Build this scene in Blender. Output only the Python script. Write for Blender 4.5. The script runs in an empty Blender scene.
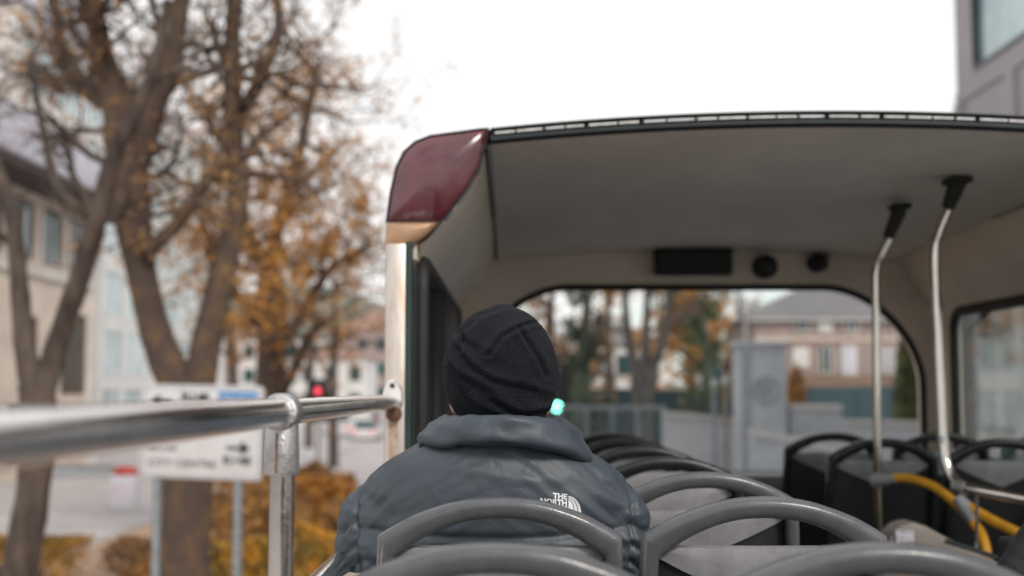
import bpy, bmesh, math, random
from mathutils import Vector, Matrix, noise
from mathutils.bvhtree import BVHTree

C = bpy.context.scene
COL = C.collection
R = math.radians
PI = math.pi

# ------------------------------------------------------------------ camera
EYE = 3.55                      # camera height above the street
F = 1280.0                      # focal length in pixels (45 mm on a 36 mm frame)
PITCH = math.atan(103 / F)
cam_d = bpy.data.cameras.new("camera")
cam = bpy.data.objects.new("camera", cam_d)
COL.objects.link(cam)
cam.location = (0, 0, EYE)
cam.rotation_euler = (PI / 2 + PITCH, 0, 0)
cam_d.sensor_width = 36
cam_d.lens = 45
cam_d.clip_start = 0.05
cam_d.clip_end = 3000
cam_d.dof.use_dof = True
cam_d.dof.focus_distance = 2.4
cam_d.dof.aperture_fstop = 2.35
C.camera = cam

# ------------------------------------------------------------------ world, sun, exposure
SUN_EL, SUN_ROT = R(36), R(150)
w = bpy.data.worlds.new("World")
C.world = w
w.use_nodes = True
nt = w.node_tree
nt.nodes.clear()
wo = nt.nodes.new('ShaderNodeOutputWorld')
bg = nt.nodes.new('ShaderNodeBackground')
sky = nt.nodes.new('ShaderNodeTexSky')
sky.sky_type = 'NISHITA'
sky.sun_disc = False
sky.sun_elevation = SUN_EL
sky.sun_rotation = SUN_ROT
tc = nt.nodes.new('ShaderNodeTexCoord')
mp = nt.nodes.new('ShaderNodeMapping')
mp.inputs['Scale'].default_value = (1.0, 1.0, 2.2)
nz = nt.nodes.new('ShaderNodeTexNoise')
nz.inputs['Scale'].default_value = 2.3
nz.inputs['Detail'].default_value = 7
nz.inputs['Roughness'].default_value = 0.55
cr = nt.nodes.new('ShaderNodeValToRGB')
cr.color_ramp.elements[0].position = 0.36
cr.color_ramp.elements[0].color = (0, 0, 0, 1)
cr.color_ramp.elements[1].position = 0.47
cr.color_ramp.elements[1].color = (1, 1, 1, 1)
mx = nt.nodes.new('ShaderNodeMix')
mx.data_type = 'RGBA'
cl = nt.nodes.new('ShaderNodeRGB')
cl.outputs[0].default_value = (8.1, 8.0, 7.95, 1)
nt.links.new(tc.outputs['Generated'], mp.inputs['Vector'])
nt.links.new(mp.outputs['Vector'], nz.inputs['Vector'])
nt.links.new(nz.outputs['Fac'], cr.inputs['Fac'])
nt.links.new(cr.outputs['Color'], mx.inputs[0])
nt.links.new(sky.outputs['Color'], mx.inputs[6])
nt.links.new(cl.outputs[0], mx.inputs[7])
nt.links.new(mx.outputs[2], bg.inputs['Color'])
bg.inputs['Strength'].default_value = 0.1
nt.links.new(bg.outputs['Background'], wo.inputs['Surface'])

sun_d = bpy.data.lights.new("sun", 'SUN')
sun_d.energy = 1.5
sun_d.angle = R(14)
sun_d.color = (1.0, 0.93, 0.84)
sun = bpy.data.objects.new("sun", sun_d)
COL.objects.link(sun)
sdir = Vector((math.sin(SUN_ROT) * math.cos(SUN_EL), math.cos(SUN_ROT) * math.cos(SUN_EL), math.sin(SUN_EL)))
sun.rotation_euler = sdir.to_track_quat('Z', 'Y').to_euler()

C.view_settings.view_transform = 'Standard'
C.view_settings.look = 'None'
C.view_settings.gamma = 1
C.view_settings.use_curve_mapping = False
C.view_settings.exposure = 0.42
C.render.engine = 'CYCLES'
C.cycles.max_bounces = 8
C.cycles.transparent_max_bounces = 24

# ------------------------------------------------------------------ helpers
def P(px, py, Y):
    """World point at forward distance Y that the photograph shows at pixel px, py."""
    u = (px - 512) / F
    v = (288 - py) / F
    fw = math.cos(PITCH) - v * math.sin(PITCH)
    up = math.sin(PITCH) + v * math.cos(PITCH)
    return Vector((u / fw * Y, Y, up / fw * Y + EYE))

def rel(x, y, z):
    return Vector((x, y, z + EYE))

def mat(name, col, rough=0.6, metal=0.0, var=0.0, vscale=8.0, col2=None, bump=0.0, bscale=60.0,
        coat=0.0, spec=0.5, stretch=(1, 1, 1), lo=0.35, hi=0.65, rvar=0.0, sheen=0.0, detail=5):
    m = bpy.data.materials.new(name)
    m.use_nodes = True
    n = m.node_tree
    b = n.nodes['Principled BSDF']
    b.inputs['Roughness'].default_value = rough
    b.inputs['Metallic'].default_value = metal
    b.inputs['Specular IOR Level'].default_value = spec
    b.inputs['Coat Weight'].default_value = coat
    b.inputs['Coat Roughness'].default_value = 0.08
    if sheen:
        b.inputs['Sheen Weight'].default_value = sheen
        b.inputs['Sheen Roughness'].default_value = 0.5
    c4 = (*col, 1)
    t = n.nodes.new('ShaderNodeTexCoord')
    mpp = n.nodes.new('ShaderNodeMapping')
    mpp.inputs['Scale'].default_value = stretch
    n.links.new(t.outputs['Object'], mpp.inputs['Vector'])
    if col2 is None:
        col2 = tuple(c * (1 - var) for c in col)
        c4 = tuple(min(1, c * (1 + var * 0.6)) for c in col) + (1,)
    no = n.nodes.new('ShaderNodeTexNoise')
    no.inputs['Scale'].default_value = vscale
    no.inputs['Detail'].default_value = detail
    no.inputs['Roughness'].default_value = 0.6
    n.links.new(mpp.outputs['Vector'], no.inputs['Vector'])
    ra = n.nodes.new('ShaderNodeValToRGB')
    ra.color_ramp.elements[0].position = lo
    ra.color_ramp.elements[0].color = (*col2, 1)
    ra.color_ramp.elements[1].position = hi
    ra.color_ramp.elements[1].color = c4
    n.links.new(no.outputs['Fac'], ra.inputs['Fac'])
    n.links.new(ra.outputs['Color'], b.inputs['Base Color'])
    if rvar:
        mr = n.nodes.new('ShaderNodeMapRange')
        mr.inputs['From Min'].default_value = 0.3
        mr.inputs['From Max'].default_value = 0.7
        mr.inputs['To Min'].default_value = max(0.02, rough - rvar)
        mr.inputs['To Max'].default_value = min(1, rough + rvar)
        n.links.new(no.outputs['Fac'], mr.inputs['Value'])
        n.links.new(mr.outputs['Result'], b.inputs['Roughness'])
    if bump:
        n2 = n.nodes.new('ShaderNodeTexNoise')
        n2.inputs['Scale'].default_value = bscale
        n2.inputs['Detail'].default_value = 4
        n.links.new(mpp.outputs['Vector'], n2.inputs['Vector'])
        bp = n.nodes.new('ShaderNodeBump')
        bp.inputs['Strength'].default_value = bump
        bp.inputs['Distance'].default_value = 0.01
        n.links.new(n2.outputs['Fac'], bp.inputs['Height'])
        n.links.new(bp.outputs['Normal'], b.inputs['Normal'])
    return m

def emit(name, col, s):
    m = bpy.data.materials.new(name)
    m.use_nodes = True
    b = m.node_tree.nodes['Principled BSDF']
    b.inputs['Base Color'].default_value = (*col, 1)
    b.inputs['Emission Color'].default_value = (*col, 1)
    b.inputs['Emission Strength'].default_value = s
    return m

def glass(name, tint, refl=0.9, dirt=0.06):
    """Thin window pane: tinted see-through plus a Fresnel reflection and a dusty film."""
    m = bpy.data.materials.new(name)
    m.use_nodes = True
    n = m.node_tree
    n.nodes.clear()
    o = n.nodes.new('ShaderNodeOutputMaterial')
    tr = n.nodes.new('ShaderNodeBsdfTransparent')
    tr.inputs['Color'].default_value = (*tint, 1)
    gl = n.nodes.new('ShaderNodeBsdfGlossy')
    gl.inputs['Roughness'].default_value = 0.03
    fr = n.nodes.new('ShaderNodeFresnel')
    fr.inputs['IOR'].default_value = 1.45
    mu = n.nodes.new('ShaderNodeMath')
    mu.operation = 'MULTIPLY'
    mu.inputs[1].default_value = refl
    df = n.nodes.new('ShaderNodeBsdfDiffuse')
    df.inputs['Color'].default_value = (0.6, 0.66, 0.64, 1)
    nz_ = n.nodes.new('ShaderNodeTexNoise')
    nz_.inputs['Scale'].default_value = 3
    nz_.inputs['Detail'].default_value = 6
    t = n.nodes.new('ShaderNodeTexCoord')
    n.links.new(t.outputs['Object'], nz_.inputs['Vector'])
    m2 = n.nodes.new('ShaderNodeMath')
    m2.operation = 'MULTIPLY'
    m2.inputs[1].default_value = dirt * 2
    n.links.new(nz_.outputs['Fac'], m2.inputs[0])
    a = n.nodes.new('ShaderNodeMixShader')
    b = n.nodes.new('ShaderNodeMixShader')
    n.links.new(m2.outputs[0], a.inputs[0])
    n.links.new(tr.outputs[0], a.inputs[1])
    n.links.new(df.outputs[0], a.inputs[2])
    n.links.new(fr.outputs[0], mu.inputs[0])
    n.links.new(mu.outputs[0], b.inputs[0])
    n.links.new(a.outputs[0], b.inputs[1])
    n.links.new(gl.outputs[0], b.inputs[2])
    n.links.new(b.outputs[0], o.inputs['Surface'])
    return m

class MB:
    """Collects simple shapes in world or local coordinates and links them as one mesh."""
    def __init__(s):
        s.v = []
        s.f = []
    def add(s, vs, fs):
        o = len(s.v)
        s.v += [tuple(v) for v in vs]
        s.f += [tuple(i + o for i in f) for f in fs]
        return s
    def box(s, x0, x1, y0, y1, z0, z1):
        vs = [(x, y, z) for z in (z0, z1) for y in (y0, y1) for x in (x0, x1)]
        return s.add(vs, [(0, 2, 3, 1), (4, 5, 7, 6), (0, 1, 5, 4), (2, 6, 7, 3), (0, 4, 6, 2), (1, 3, 7, 5)])
    def loft(s, rings, cap=True, closed=True):
        n = len(rings[0])
        vs = [p for r in rings for p in r]
        fs = []
        for i in range(len(rings) - 1):
            for j in range(n if closed else n - 1):
                k = (j + 1) % n
                fs.append((i * n + j, i * n + k, (i + 1) * n + k, (i + 1) * n + j))
        if cap and closed:
            fs.append(tuple(reversed(range(n))))
            fs.append(tuple((len(rings) - 1) * n + j for j in range(n)))
        return s.add(vs, fs)
    def tube(s, pts, rad, seg=12, cap=True, flat=None, up=None):
        pts = [Vector(p) for p in pts]
        if not hasattr(rad, '__len__'):
            rad = [rad] * len(pts)
        rings = []
        pu = None
        for i, p in enumerate(pts):
            a = pts[max(0, i - 1)]
            b = pts[min(len(pts) - 1, i + 1)]
            d = (b - a)
            d = d.normalized() if d.length > 1e-9 else Vector((0, 0, 1))
            if pu is None:
                h = Vector(up) if up else (Vector((0, 0, 1)) if abs(d.z) < 0.9 else Vector((0, 1, 0)))
                pu = (h - d * h.dot(d)).normalized()
            else:
                pu = (pu - d * pu.dot(d)).normalized()
            q = d.cross(pu)
            rr = rad[i]
            rx, ry = (rr, rr) if flat is None else (rr * flat[0], rr * flat[1])
            rings.append([p + pu * math.cos(t) * rx + q * math.sin(t) * ry
                          for t in (2 * PI * j / seg for j in range(seg))])
        return s.loft(rings, cap)
    def prism(s, pts, a, b):
        """Closed outline pts (list of 3-vectors) swept from offset a to offset b."""
        return s.loft([[Vector(p) + Vector(a) for p in pts], [Vector(p) + Vector(b) for p in pts]])
    def build(s, name, m, parent=None, smooth=False, bevel=0.0, loc=None, angle=40, bseg=2):
        me = bpy.data.meshes.new(name)
        vs = s.v
        if loc is not None:
            vs = [(v[0] - loc[0], v[1] - loc[1], v[2] - loc[2]) for v in vs]
        me.from_pydata(vs, [], s.f)
        me.materials.append(m)
        bm = bmesh.new()
        bm.from_mesh(me)
        bmesh.ops.recalc_face_normals(bm, faces=bm.faces)
        if bevel:
            es = [e for e in bm.edges if len(e.link_faces) == 2 and e.calc_face_angle(0) > R(30)]
            bmesh.ops.bevel(bm, geom=es, offset=bevel, segments=bseg, profile=0.5, affect='EDGES', clamp_overlap=True)
        for f in bm.faces:
            f.smooth = smooth or bevel > 0
        if smooth or bevel:
            for e in bm.edges:
                if len(e.link_faces) == 2 and e.calc_face_angle(0) > R(angle):
                    e.smooth = False
        bm.to_mesh(me)
        bm.free()
        o = bpy.data.objects.new(name, me)
        COL.objects.link(o)
        if loc is not None:
            o.location = loc
        if parent is not None:
            o.parent = parent
        return o

def tag(o, label=None, cat=None, group=None, kind=None):
    if label: o['label'] = label
    if cat: o['category'] = cat
    if group: o['group'] = group
    if kind: o['kind'] = kind
    return o

def thing(name, label, cat, loc=(0, 0, 0), rz=0, group=None):
    o = bpy.data.objects.new(name, None)
    o.empty_display_size = 0.2
    COL.objects.link(o)
    o.location = loc
    o.rotation_euler = (0, 0, rz)
    return tag(o, label, cat, group)

def copy_tree(o, parent=None):
    c = o.copy()
    COL.objects.link(c)
    if parent is not None:
        c.parent = parent
    for ch in list(o.children):
        copy_tree(ch, c)
    return c

def catmull(pts, n=6):
    pts = [Vector(p) for p in pts]
    out = []
    for i in range(len(pts) - 1):
        p0 = pts[max(i - 1, 0)]; p1 = pts[i]; p2 = pts[i + 1]; p3 = pts[min(i + 2, len(pts) - 1)]
        for k in range(n):
            t = k / n
            out.append(0.5 * ((2 * p1) + (p2 - p0) * t + (2 * p0 - 5 * p1 + 4 * p2 - p3) * t * t + (3 * p1 - p0 - 3 * p2 + p3) * t ** 3))
    out.append(pts[-1])
    return out

def interp(tab, x):
    if x <= tab[0][0]: return tab[0][1]
    for (a, va), (b, vb) in zip(tab, tab[1:]):
        if x <= b:
            t = (x - a) / (b - a)
            return va + (vb - va) * t
    return tab[-1][1]

def text_mesh(body, size, m, name, parent=None, xf=None, ext=0.002, align='LEFT', bold=0.0, sx=1.0):
    cu = bpy.data.curves.new(name, 'FONT')
    cu.body = body
    cu.size = size
    cu.extrude = ext
    cu.offset = bold
    cu.align_x = align
    cu.resolution_u = 3
    tmp = bpy.data.objects.new(name, cu)
    COL.objects.link(tmp)
    dg = bpy.context.evaluated_depsgraph_get()
    me = bpy.data.meshes.new_from_object(tmp.evaluated_get(dg))
    bpy.data.objects.remove(tmp)
    me.name = name
    me.materials.clear()
    me.materials.append(m)
    me.transform(Matrix.Diagonal((sx, 1, 1, 1)))
    if xf is not None:
        me.transform(xf)
    o = bpy.data.objects.new(name, me)
    COL.objects.link(o)
    if parent is not None:
        o.parent = parent
    return o

# ------------------------------------------------------------------ materials
M = {}
M['asphalt'] = mat('asphalt', (0.12, 0.12, 0.125), 0.85, var=0.35, vscale=0.6, bump=0.3, bscale=40)
M['paving'] = mat('paving', (0.46, 0.43, 0.425), 0.8, var=0.2, vscale=0.5, bump=0.2, bscale=12)
M['litter'] = mat('litter', (0.55, 0.37, 0.25), 0.95, col2=(0.34, 0.24, 0.18), vscale=2.2, bump=0.8, bscale=14)
M['kerb'] = mat('kerb', (0.3, 0.29, 0.28), 0.8, var=0.25)
M['linewhite'] = mat('linewhite', (0.7, 0.7, 0.68), 0.7, var=0.2)
M['hill'] = mat('hill', (0.12, 0.15, 0.13), 0.95, col2=(0.2, 0.17, 0.12), vscale=0.02)
M['steel'] = mat('steel', (0.88, 0.86, 0.86), 0.11, 1.0, var=0.15, vscale=7, rvar=0.08, stretch=(1, 1, 1), bump=0.05, bscale=180)
M['steel_post'] = mat('steel_post', (0.55, 0.52, 0.5), 0.2, 1.0, var=0.25, vscale=9, rvar=0.1, stretch=(1, 1, .4), bump=0.06, bscale=150)
M['steel_pole'] = mat('steel_pole', (0.6, 0.55, 0.5), 0.1, 1.0, var=0.15, vscale=7, rvar=0.05, bump=0.03, bscale=180)
M['cast'] = mat('cast', (0.5, 0.5, 0.51), 0.42, 0.85, var=0.25, vscale=25, bump=0.25, bscale=220)
M['doorpost'] = mat('doorpost', (0.62, 0.56, 0.51), 0.4, 0.75, col2=(0.42, 0.3, 0.22), vscale=6, stretch=(3, 3, .6), lo=.3, hi=.52)
M['rust'] = mat('rust', (0.2, 0.09, 0.04), 0.7, 0.2, col2=(0.05, 0.03, 0.025), vscale=30)
M['streak'] = mat('streak', (0.36, 0.2, 0.11), 0.6, 0.3, col2=(0.5, 0.42, 0.36), vscale=26, lo=.4, hi=.6)
M['lining'] = mat('lining', (0.74, 0.65, 0.55), 0.45, var=0.10, vscale=2.5, bump=0.04, bscale=90, detail=6)
M['ceiling'] = mat('ceiling', (0.83, 0.77, 0.715), 0.5, var=0.1, vscale=2.2, bump=0.04, bscale=120, stretch=(1, .5, 1))
M['maroon'] = mat('maroon', (0.1, 0.018, 0.028), 0.3, 0.0, var=0.25, vscale=12, coat=1.0, rvar=0.06, bump=0.9, bscale=7)
M['maroon'].node_tree.nodes['Principled BSDF'].inputs['Coat Roughness'].default_value = .16
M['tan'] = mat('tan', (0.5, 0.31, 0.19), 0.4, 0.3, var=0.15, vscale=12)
M['black'] = mat('black', (0.009, 0.01, 0.011), 0.6, var=0.2, vscale=20)
M['rubber'] = mat('rubber', (0.015, 0.015, 0.015), 0.65, var=0.2)
M['trim_dark'] = mat('trim_dark', (0.018, 0.024, 0.026), 0.35, var=0.2, vscale=14)
M['led'] = mat('led', (0.95, 0.93, 0.88), 0.25, 0.3, var=0.25, vscale=30)
M['green_frame'] = mat('green_frame', (0.03, 0.06, 0.055), 0.4, 0.3, var=0.2)
M['glass'] = glass('glass', (0.80, 0.92, 0.87), 0.5, 0.03)
M['screen_glass'] = glass('screen_glass', (0.97, 0.99, 0.98), 0.25, 0.02)
M['dark_glass'] = glass('dark_glass', (0.6, 0.75, 0.7), 1.0, 0.05)
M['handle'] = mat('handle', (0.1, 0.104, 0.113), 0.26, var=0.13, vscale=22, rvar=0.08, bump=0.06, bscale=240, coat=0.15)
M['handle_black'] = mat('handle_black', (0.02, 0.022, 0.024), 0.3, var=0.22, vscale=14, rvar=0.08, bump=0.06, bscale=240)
M['seat_light'] = mat('seat_light', (0.25, 0.25, 0.258), 0.5, var=0.2, vscale=16, bump=0.05, bscale=260)
M['seat_dark'] = mat('seat_dark', (0.02, 0.021, 0.022), 0.5, var=0.3, vscale=40, bump=0.2, bscale=400)
M['cushion'] = mat('cushion', (0.03, 0.035, 0.05), 0.9, col2=(0.07, 0.03, 0.03), vscale=35, bump=0.3, bscale=300)
M['yellow'] = mat('yellow', (0.72, 0.35, 0.025), 0.4, var=0.15, vscale=20, coat=0.2)
M['grey_joint'] = mat('grey_joint', (0.34, 0.35, 0.37), 0.45, 0.2, var=0.2)
M['beige_plastic'] = mat('beige_plastic', (0.17, 0.15, 0.13), 0.5, var=0.1)
M['label_grey'] = mat('label_grey', (0.4, 0.38, 0.42), 0.5, var=0.4, vscale=60)
M['deck'] = mat('deck', (0.06, 0.06, 0.065), 0.8, var=0.3, vscale=60)
M['bark'] = mat('bark', (0.13, 0.1, 0.08), 0.95, col2=(0.04, 0.028, 0.025), vscale=5, bump=1.0, bscale=18, stretch=(1, 1, .3))
M['bark_moss'] = mat('bark_moss', (0.19, 0.115, 0.055), 0.95, col2=(0.085, 0.06, 0.05), vscale=3.4, bump=1.0, bscale=18, lo=.46, hi=.72)
M['bark_pale'] = mat('bark_pale', (0.24, 0.22, 0.2), 0.95, col2=(0.09, 0.08, 0.07), vscale=6, bump=0.8, bscale=20, stretch=(1, 1, .3))
M['leaf_rust'] = mat('leaf_rust', (0.52, 0.27, 0.08), 0.7, col2=(0.22, 0.12, 0.05), vscale=3.2, lo=.4, hi=.62)
M['leaf_brown'] = mat('leaf_brown', (0.42, 0.24, 0.1), 0.7, col2=(0.17, 0.1, 0.055), vscale=3.2, lo=.4, hi=.62)
M['leaf_orange'] = mat('leaf_orange', (0.72, 0.34, 0.06), 0.7, col2=(0.36, 0.17, 0.05), vscale=2.5, lo=.4, hi=.62)
M['leaf_yellow'] = mat('leaf_yellow', (0.72, 0.36, 0.045), 0.7, col2=(0.16, 0.13, 0.035), vscale=3, lo=.4, hi=.6)
M['leaf_green'] = mat('leaf_green', (0.22, 0.24, 0.08), 0.7, col2=(0.04, 0.06, 0.03), vscale=2.5, lo=.4, hi=.62)
M['leaf_ivy'] = mat('leaf_ivy', (0.08, 0.11, 0.055), 0.6, col2=(0.02, 0.035, 0.025), vscale=2.5)
M['sign_white'] = mat('sign_white', (0.62, 0.62, 0.63), 0.45, var=0.06, vscale=5)
M['sign_black'] = mat('sign_black', (0.02, 0.02, 0.02), 0.5)
M['sign_blue'] = mat('sign_blue', (0.06, 0.26, 0.55), 0.5, var=0.1)
M['galv'] = mat('galv', (0.32, 0.36, 0.38), 0.5, 0.5, var=0.2)
M['stone_cream'] = mat('stone_cream', (0.62, 0.53, 0.45), 0.85, var=0.16, vscale=1.2, bump=0.3, bscale=5)
M['stone_pale'] = mat('stone_pale', (0.62, 0.59, 0.56), 0.85, var=0.12, vscale=0.8)
M['brown_clad'] = mat('brown_clad', (0.2, 0.13, 0.09), 0.8, var=0.2)
M['timber'] = mat('timber', (0.4, 0.27, 0.18), 0.7, var=0.2, vscale=3)
M['roof_pale'] = mat('roof_pale', (0.56, 0.55, 0.62), 0.55, var=0.12, vscale=0.7)
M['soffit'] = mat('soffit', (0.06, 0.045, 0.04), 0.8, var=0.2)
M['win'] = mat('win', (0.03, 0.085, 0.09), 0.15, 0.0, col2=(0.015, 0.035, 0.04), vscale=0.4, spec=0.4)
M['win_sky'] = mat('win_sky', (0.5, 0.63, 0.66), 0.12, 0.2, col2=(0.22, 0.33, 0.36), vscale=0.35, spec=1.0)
M['mauve'] = mat('mauve', (0.4, 0.37, 0.39), 0.6, var=0.08, vscale=0.8)
M['white_wall'] = mat('white_wall', (0.66, 0.65, 0.63), 0.8, var=0.1, vscale=0.6)
M['brick'] = mat('brick', (0.34, 0.26, 0.235), 0.85, var=0.18, vscale=3, bump=0.3, bscale=20)
M['brick_red'] = mat('brick_red', (0.3, 0.19, 0.15), 0.85, var=0.2, vscale=2)
M['slate'] = mat('slate', (0.17, 0.16, 0.17), 0.7, var=0.2, vscale=2, stretch=(.3, 1, 3))
M['hoarding'] = mat('hoarding', (0.02, 0.05, 0.062), 0.55, var=0.2, vscale=0.6)
M['granite'] = mat('granite', (0.5, 0.52, 0.55), 0.75, var=0.12, vscale=2.5, bump=0.2, bscale=60)
M['granite_dark'] = mat('granite_dark', (0.34, 0.37, 0.41), 0.75, var=0.12, vscale=4)
M['concrete'] = mat('concrete', (0.56, 0.56, 0.58), 0.85, var=0.12, vscale=1)
M['car_white'] = mat('car_white', (0.7, 0.7, 0.7), 0.3, coat=0.8)
M['car_dark'] = mat('car_dark', (0.03, 0.035, 0.045), 0.3, coat=0.8)
M['car_red'] = mat('car_red', (0.35, 0.03, 0.02), 0.3, coat=0.8)
M['red_plastic'] = mat('red_plastic', (0.45, 0.04, 0.03), 0.4)
M['poster'] = mat('poster', (0.68, 0.66, 0.7), 0.5, col2=(0.65, 0.3, 0.42), vscale=2.2, lo=.28, hi=.42)
M['red_lamp'] = emit('red_lamp', (1.0, 0.08, 0.12), 1.1)
M['green_lamp'] = emit('green_lamp', (0.22, 1.0, 0.72), 7)
M['tail'] = emit('tail', (0.8, 0.04, 0.03), .5)
M['skin'] = mat('skin', (0.5, 0.3, 0.22), 0.5, var=0.1, vscale=20)
M['hair'] = mat('hair', (0.06, 0.035, 0.02), 0.6)
M['trouser'] = mat('trouser', (0.02, 0.022, 0.028), 0.85, var=0.2)
M['shoe'] = mat('shoe', (0.03, 0.025, 0.02), 0.5)
M['logo'] = mat('logo', (0.75, 0.76, 0.78), 0.6)
M['bag'] = mat('bag', (0.012, 0.012, 0.014), 0.6, bump=0.3, bscale=90)

def jacket_material():
    m = mat('jacket', (0.048, 0.063, 0.079), 0.48, var=0.08, vscale=4, sheen=0.0)
    n = m.node_tree
    b = n.nodes['Principled BSDF']
    t = [x for x in n.nodes if x.type == 'TEX_COORD'][0]
    a = n.nodes.new('ShaderNodeTexNoise'); a.inputs['Scale'].default_value = 16
    a.inputs['Detail'].default_value = 3; a.inputs['Distortion'].default_value = 0.8
    c = n.nodes.new('ShaderNodeTexNoise'); c.inputs['Scale'].default_value = 900
    n.links.new(t.outputs['Object'], a.inputs['Vector'])
    n.links.new(t.outputs['Object'], c.inputs['Vector'])
    b1 = n.nodes.new('ShaderNodeBump'); b1.inputs['Strength'].default_value = 0.35; b1.inputs['Distance'].default_value = 0.009
    b2 = n.nodes.new('ShaderNodeBump'); b2.inputs['Strength'].default_value = 0.15; b2.inputs['Distance'].default_value = 0.001
    n.links.new(a.outputs['Fac'], b1.inputs['Height'])
    n.links.new(c.outputs['Fac'], b2.inputs['Height'])
    n.links.new(b1.outputs['Normal'], b2.inputs['Normal'])
    n.links.new(b2.outputs['Normal'], b.inputs['Normal'])
    return m
M['jacket'] = jacket_material()

def beanie_material():
    m = mat('wool', (0.015, 0.018, 0.026), 0.95, col2=(0.007, 0.008, 0.011), vscale=300, sheen=0.03, spec=0.15, lo=.35, hi=.7)
    n = m.node_tree
    b = n.nodes['Principled BSDF']
    t = [x for x in n.nodes if x.type == 'TEX_COORD'][0]
    a = n.nodes.new('ShaderNodeTexNoise'); a.inputs['Scale'].default_value = 420; a.inputs['Detail'].default_value = 5
    v = n.nodes.new('ShaderNodeTexVoronoi'); v.inputs['Scale'].default_value = 330
    n.links.new(t.outputs['Object'], a.inputs['Vector'])
    n.links.new(t.outputs['Object'], v.inputs['Vector'])
    ad = n.nodes.new('ShaderNodeMath'); ad.operation = 'ADD'
    n.links.new(a.outputs['Fac'], ad.inputs[0]); n.links.new(v.outputs['Distance'], ad.inputs[1])
    bp = n.nodes.new('ShaderNodeBump'); bp.inputs['Strength'].default_value = 0.9; bp.inputs['Distance'].default_value = 0.003
    n.links.new(ad.outputs[0], bp.inputs['Height'])
    n.links.new(bp.outputs['Normal'], b.inputs['Normal'])
    return m
M['wool'] = beanie_material()

# ------------------------------------------------------------------ the ground
def sheet(name, x0, x1, y0, y1, z, m):
    o = MB().add([(x0, y0, z), (x1, y0, z), (x1, y1, z), (x0, y1, z)], [(0, 1, 2, 3)]).build(name, m)
    return tag(o, kind='structure')
sheet('ground', -900, 900, -200, 1800, 0.0, M['paving'])
sheet('road', -1.6, 6.2, -60, 600, 0.004, M['asphalt'])
pave = MB().box(-60, -9.5, -20, 200, -0.1, 0.12).build('pavement', M['paving']); tag(pave, kind='structure')
pave2 = MB().box(6.2, 40, -20, 200, -0.1, 0.12).build('pavement', M['concrete']); tag(pave2, kind='structure')
bed = MB().box(-9.3, -2.0, -10, 38, -0.1, 0.16).build('planting_bed', M['litter']); tag(bed, kind='structure')
k = MB().box(-2.0, -1.8, -10, 60, -0.1, 0.14).box(-9.5, -9.3, -10, 60, -0.1, 0.15).build('kerb', M['kerb']); tag(k, kind='structure')
mk = MB()
for i in range(30):
    mk.add([(2.2, -20 + i * 6, .008), (2.32, -20 + i * 6, .008), (2.32, -18 + i * 6, .008), (2.2, -18 + i * 6, .008)], [(0, 1, 2, 3)])
tag(mk.build('road_marking', M['linewhite']), kind='structure')
hv = []
N = 60
for i in range(N + 1):
    x = -620 + 1240 * i / N
    h = 8 + 56 * math.exp(-((x + 130) / 120) ** 2) + 20 * math.exp(-((x + 420) / 160) ** 2) + 3 * math.sin(i * 0.83)
    hv.append([(x, 560, -2), (x, 600, h * 0.35), (x, 680, h * 0.75), (x, 760, h)])
hm = MB()
hm.loft([[Vector(p) for p in r] for r in hv], cap=False, closed=False)
tag(hm.build('hill', M['hill'], smooth=True), kind='structure')

# ------------------------------------------------------------------ the bus
CX = 0.95                     # bus centre line
ZR, ZF = 3.72, 6.6            # rear edge and front wall of the canopy
bus = thing('open_top_bus', 'open top bus upper deck with maroon edged half canopy and steel rails', 'bus', (CX, 0, 0))
BL = Vector((CX, 0, 0))
def part(mb, name, m, parent=None, **kw):
    o = mb.build(name, m, None, **kw)
    p = parent or bus
    o.parent = p
    # parts were modelled in world coordinates: undo the parents' offsets
    off = Vector((0, 0, 0)); q = p
    while q is not None:
        off += q.location; q = q.parent
    o.location = Vector(o.location) - off
    return o
def mirx(x): return 2 * CX - x

# deck floor and lower body
b = MB(); b.box(CX - 1.22, CX + 1.22, -2.6, 6.7, EYE - 1.26, EYE - 1.2)
part(b, 'deck_floor', M['deck'])
b = MB()
for s in (-1, 1):
    x = CX + s * 1.29
    b.box(x - .02, x + .02, -2.6, 6.68, EYE - 1.25, EYE - .345)
part(b, 'side_panel', M['maroon'], bevel=.006)
b = MB()
for s in (-1, 1):
    x = CX + s * 1.25
    b.box(x - .012, x + .012, -2.6, 6.6, EYE - 1.2, EYE - .345)
part(b, 'side_lining', M['lining'])
b = MB()
for s in (-1, 1):
    x = CX + s * 1.28
    b.tube([(x, -2.6, EYE - .335), (x, 3.68, EYE - .335)], .026, 16)
part(b, 'side_cap_rail', M['steel'], smooth=True)
b = MB(); b.box(CX - 1.31, CX + 1.31, -2.65, 6.85, .45, EYE - 1.265)
part(b, 'lower_body', M['maroon'], bevel=.05)
b = MB(); b.box(CX - 1.315, CX + 1.315, -1.8, 5.9, 1.35, 2.05)
part(b, 'lower_window_band', M['win'], bevel=.02)
for sx in (-1, 1):
    for wy in (-.9, 5.0):
        t = MB().tube([(CX + sx * 1.05, wy, .5), (CX + sx * 1.33, wy, .5)], .5, 32)
        wo_ = part(t, 'wheel', M['rubber'], bevel=.03)
        r_ = MB().tube([(CX + sx * 1.32, wy, .5), (CX + sx * 1.345, wy, .5)], .28, 24)
        part(r_, 'wheel_rim', M['galv'], parent=wo_, bevel=.01)
b = MB(); b.box(CX - 1.25, CX + 1.25, -2.62, -2.56, EYE - 1.25, EYE - .3)
part(b, 'rear_panel', M['maroon'], bevel=.01)

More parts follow.
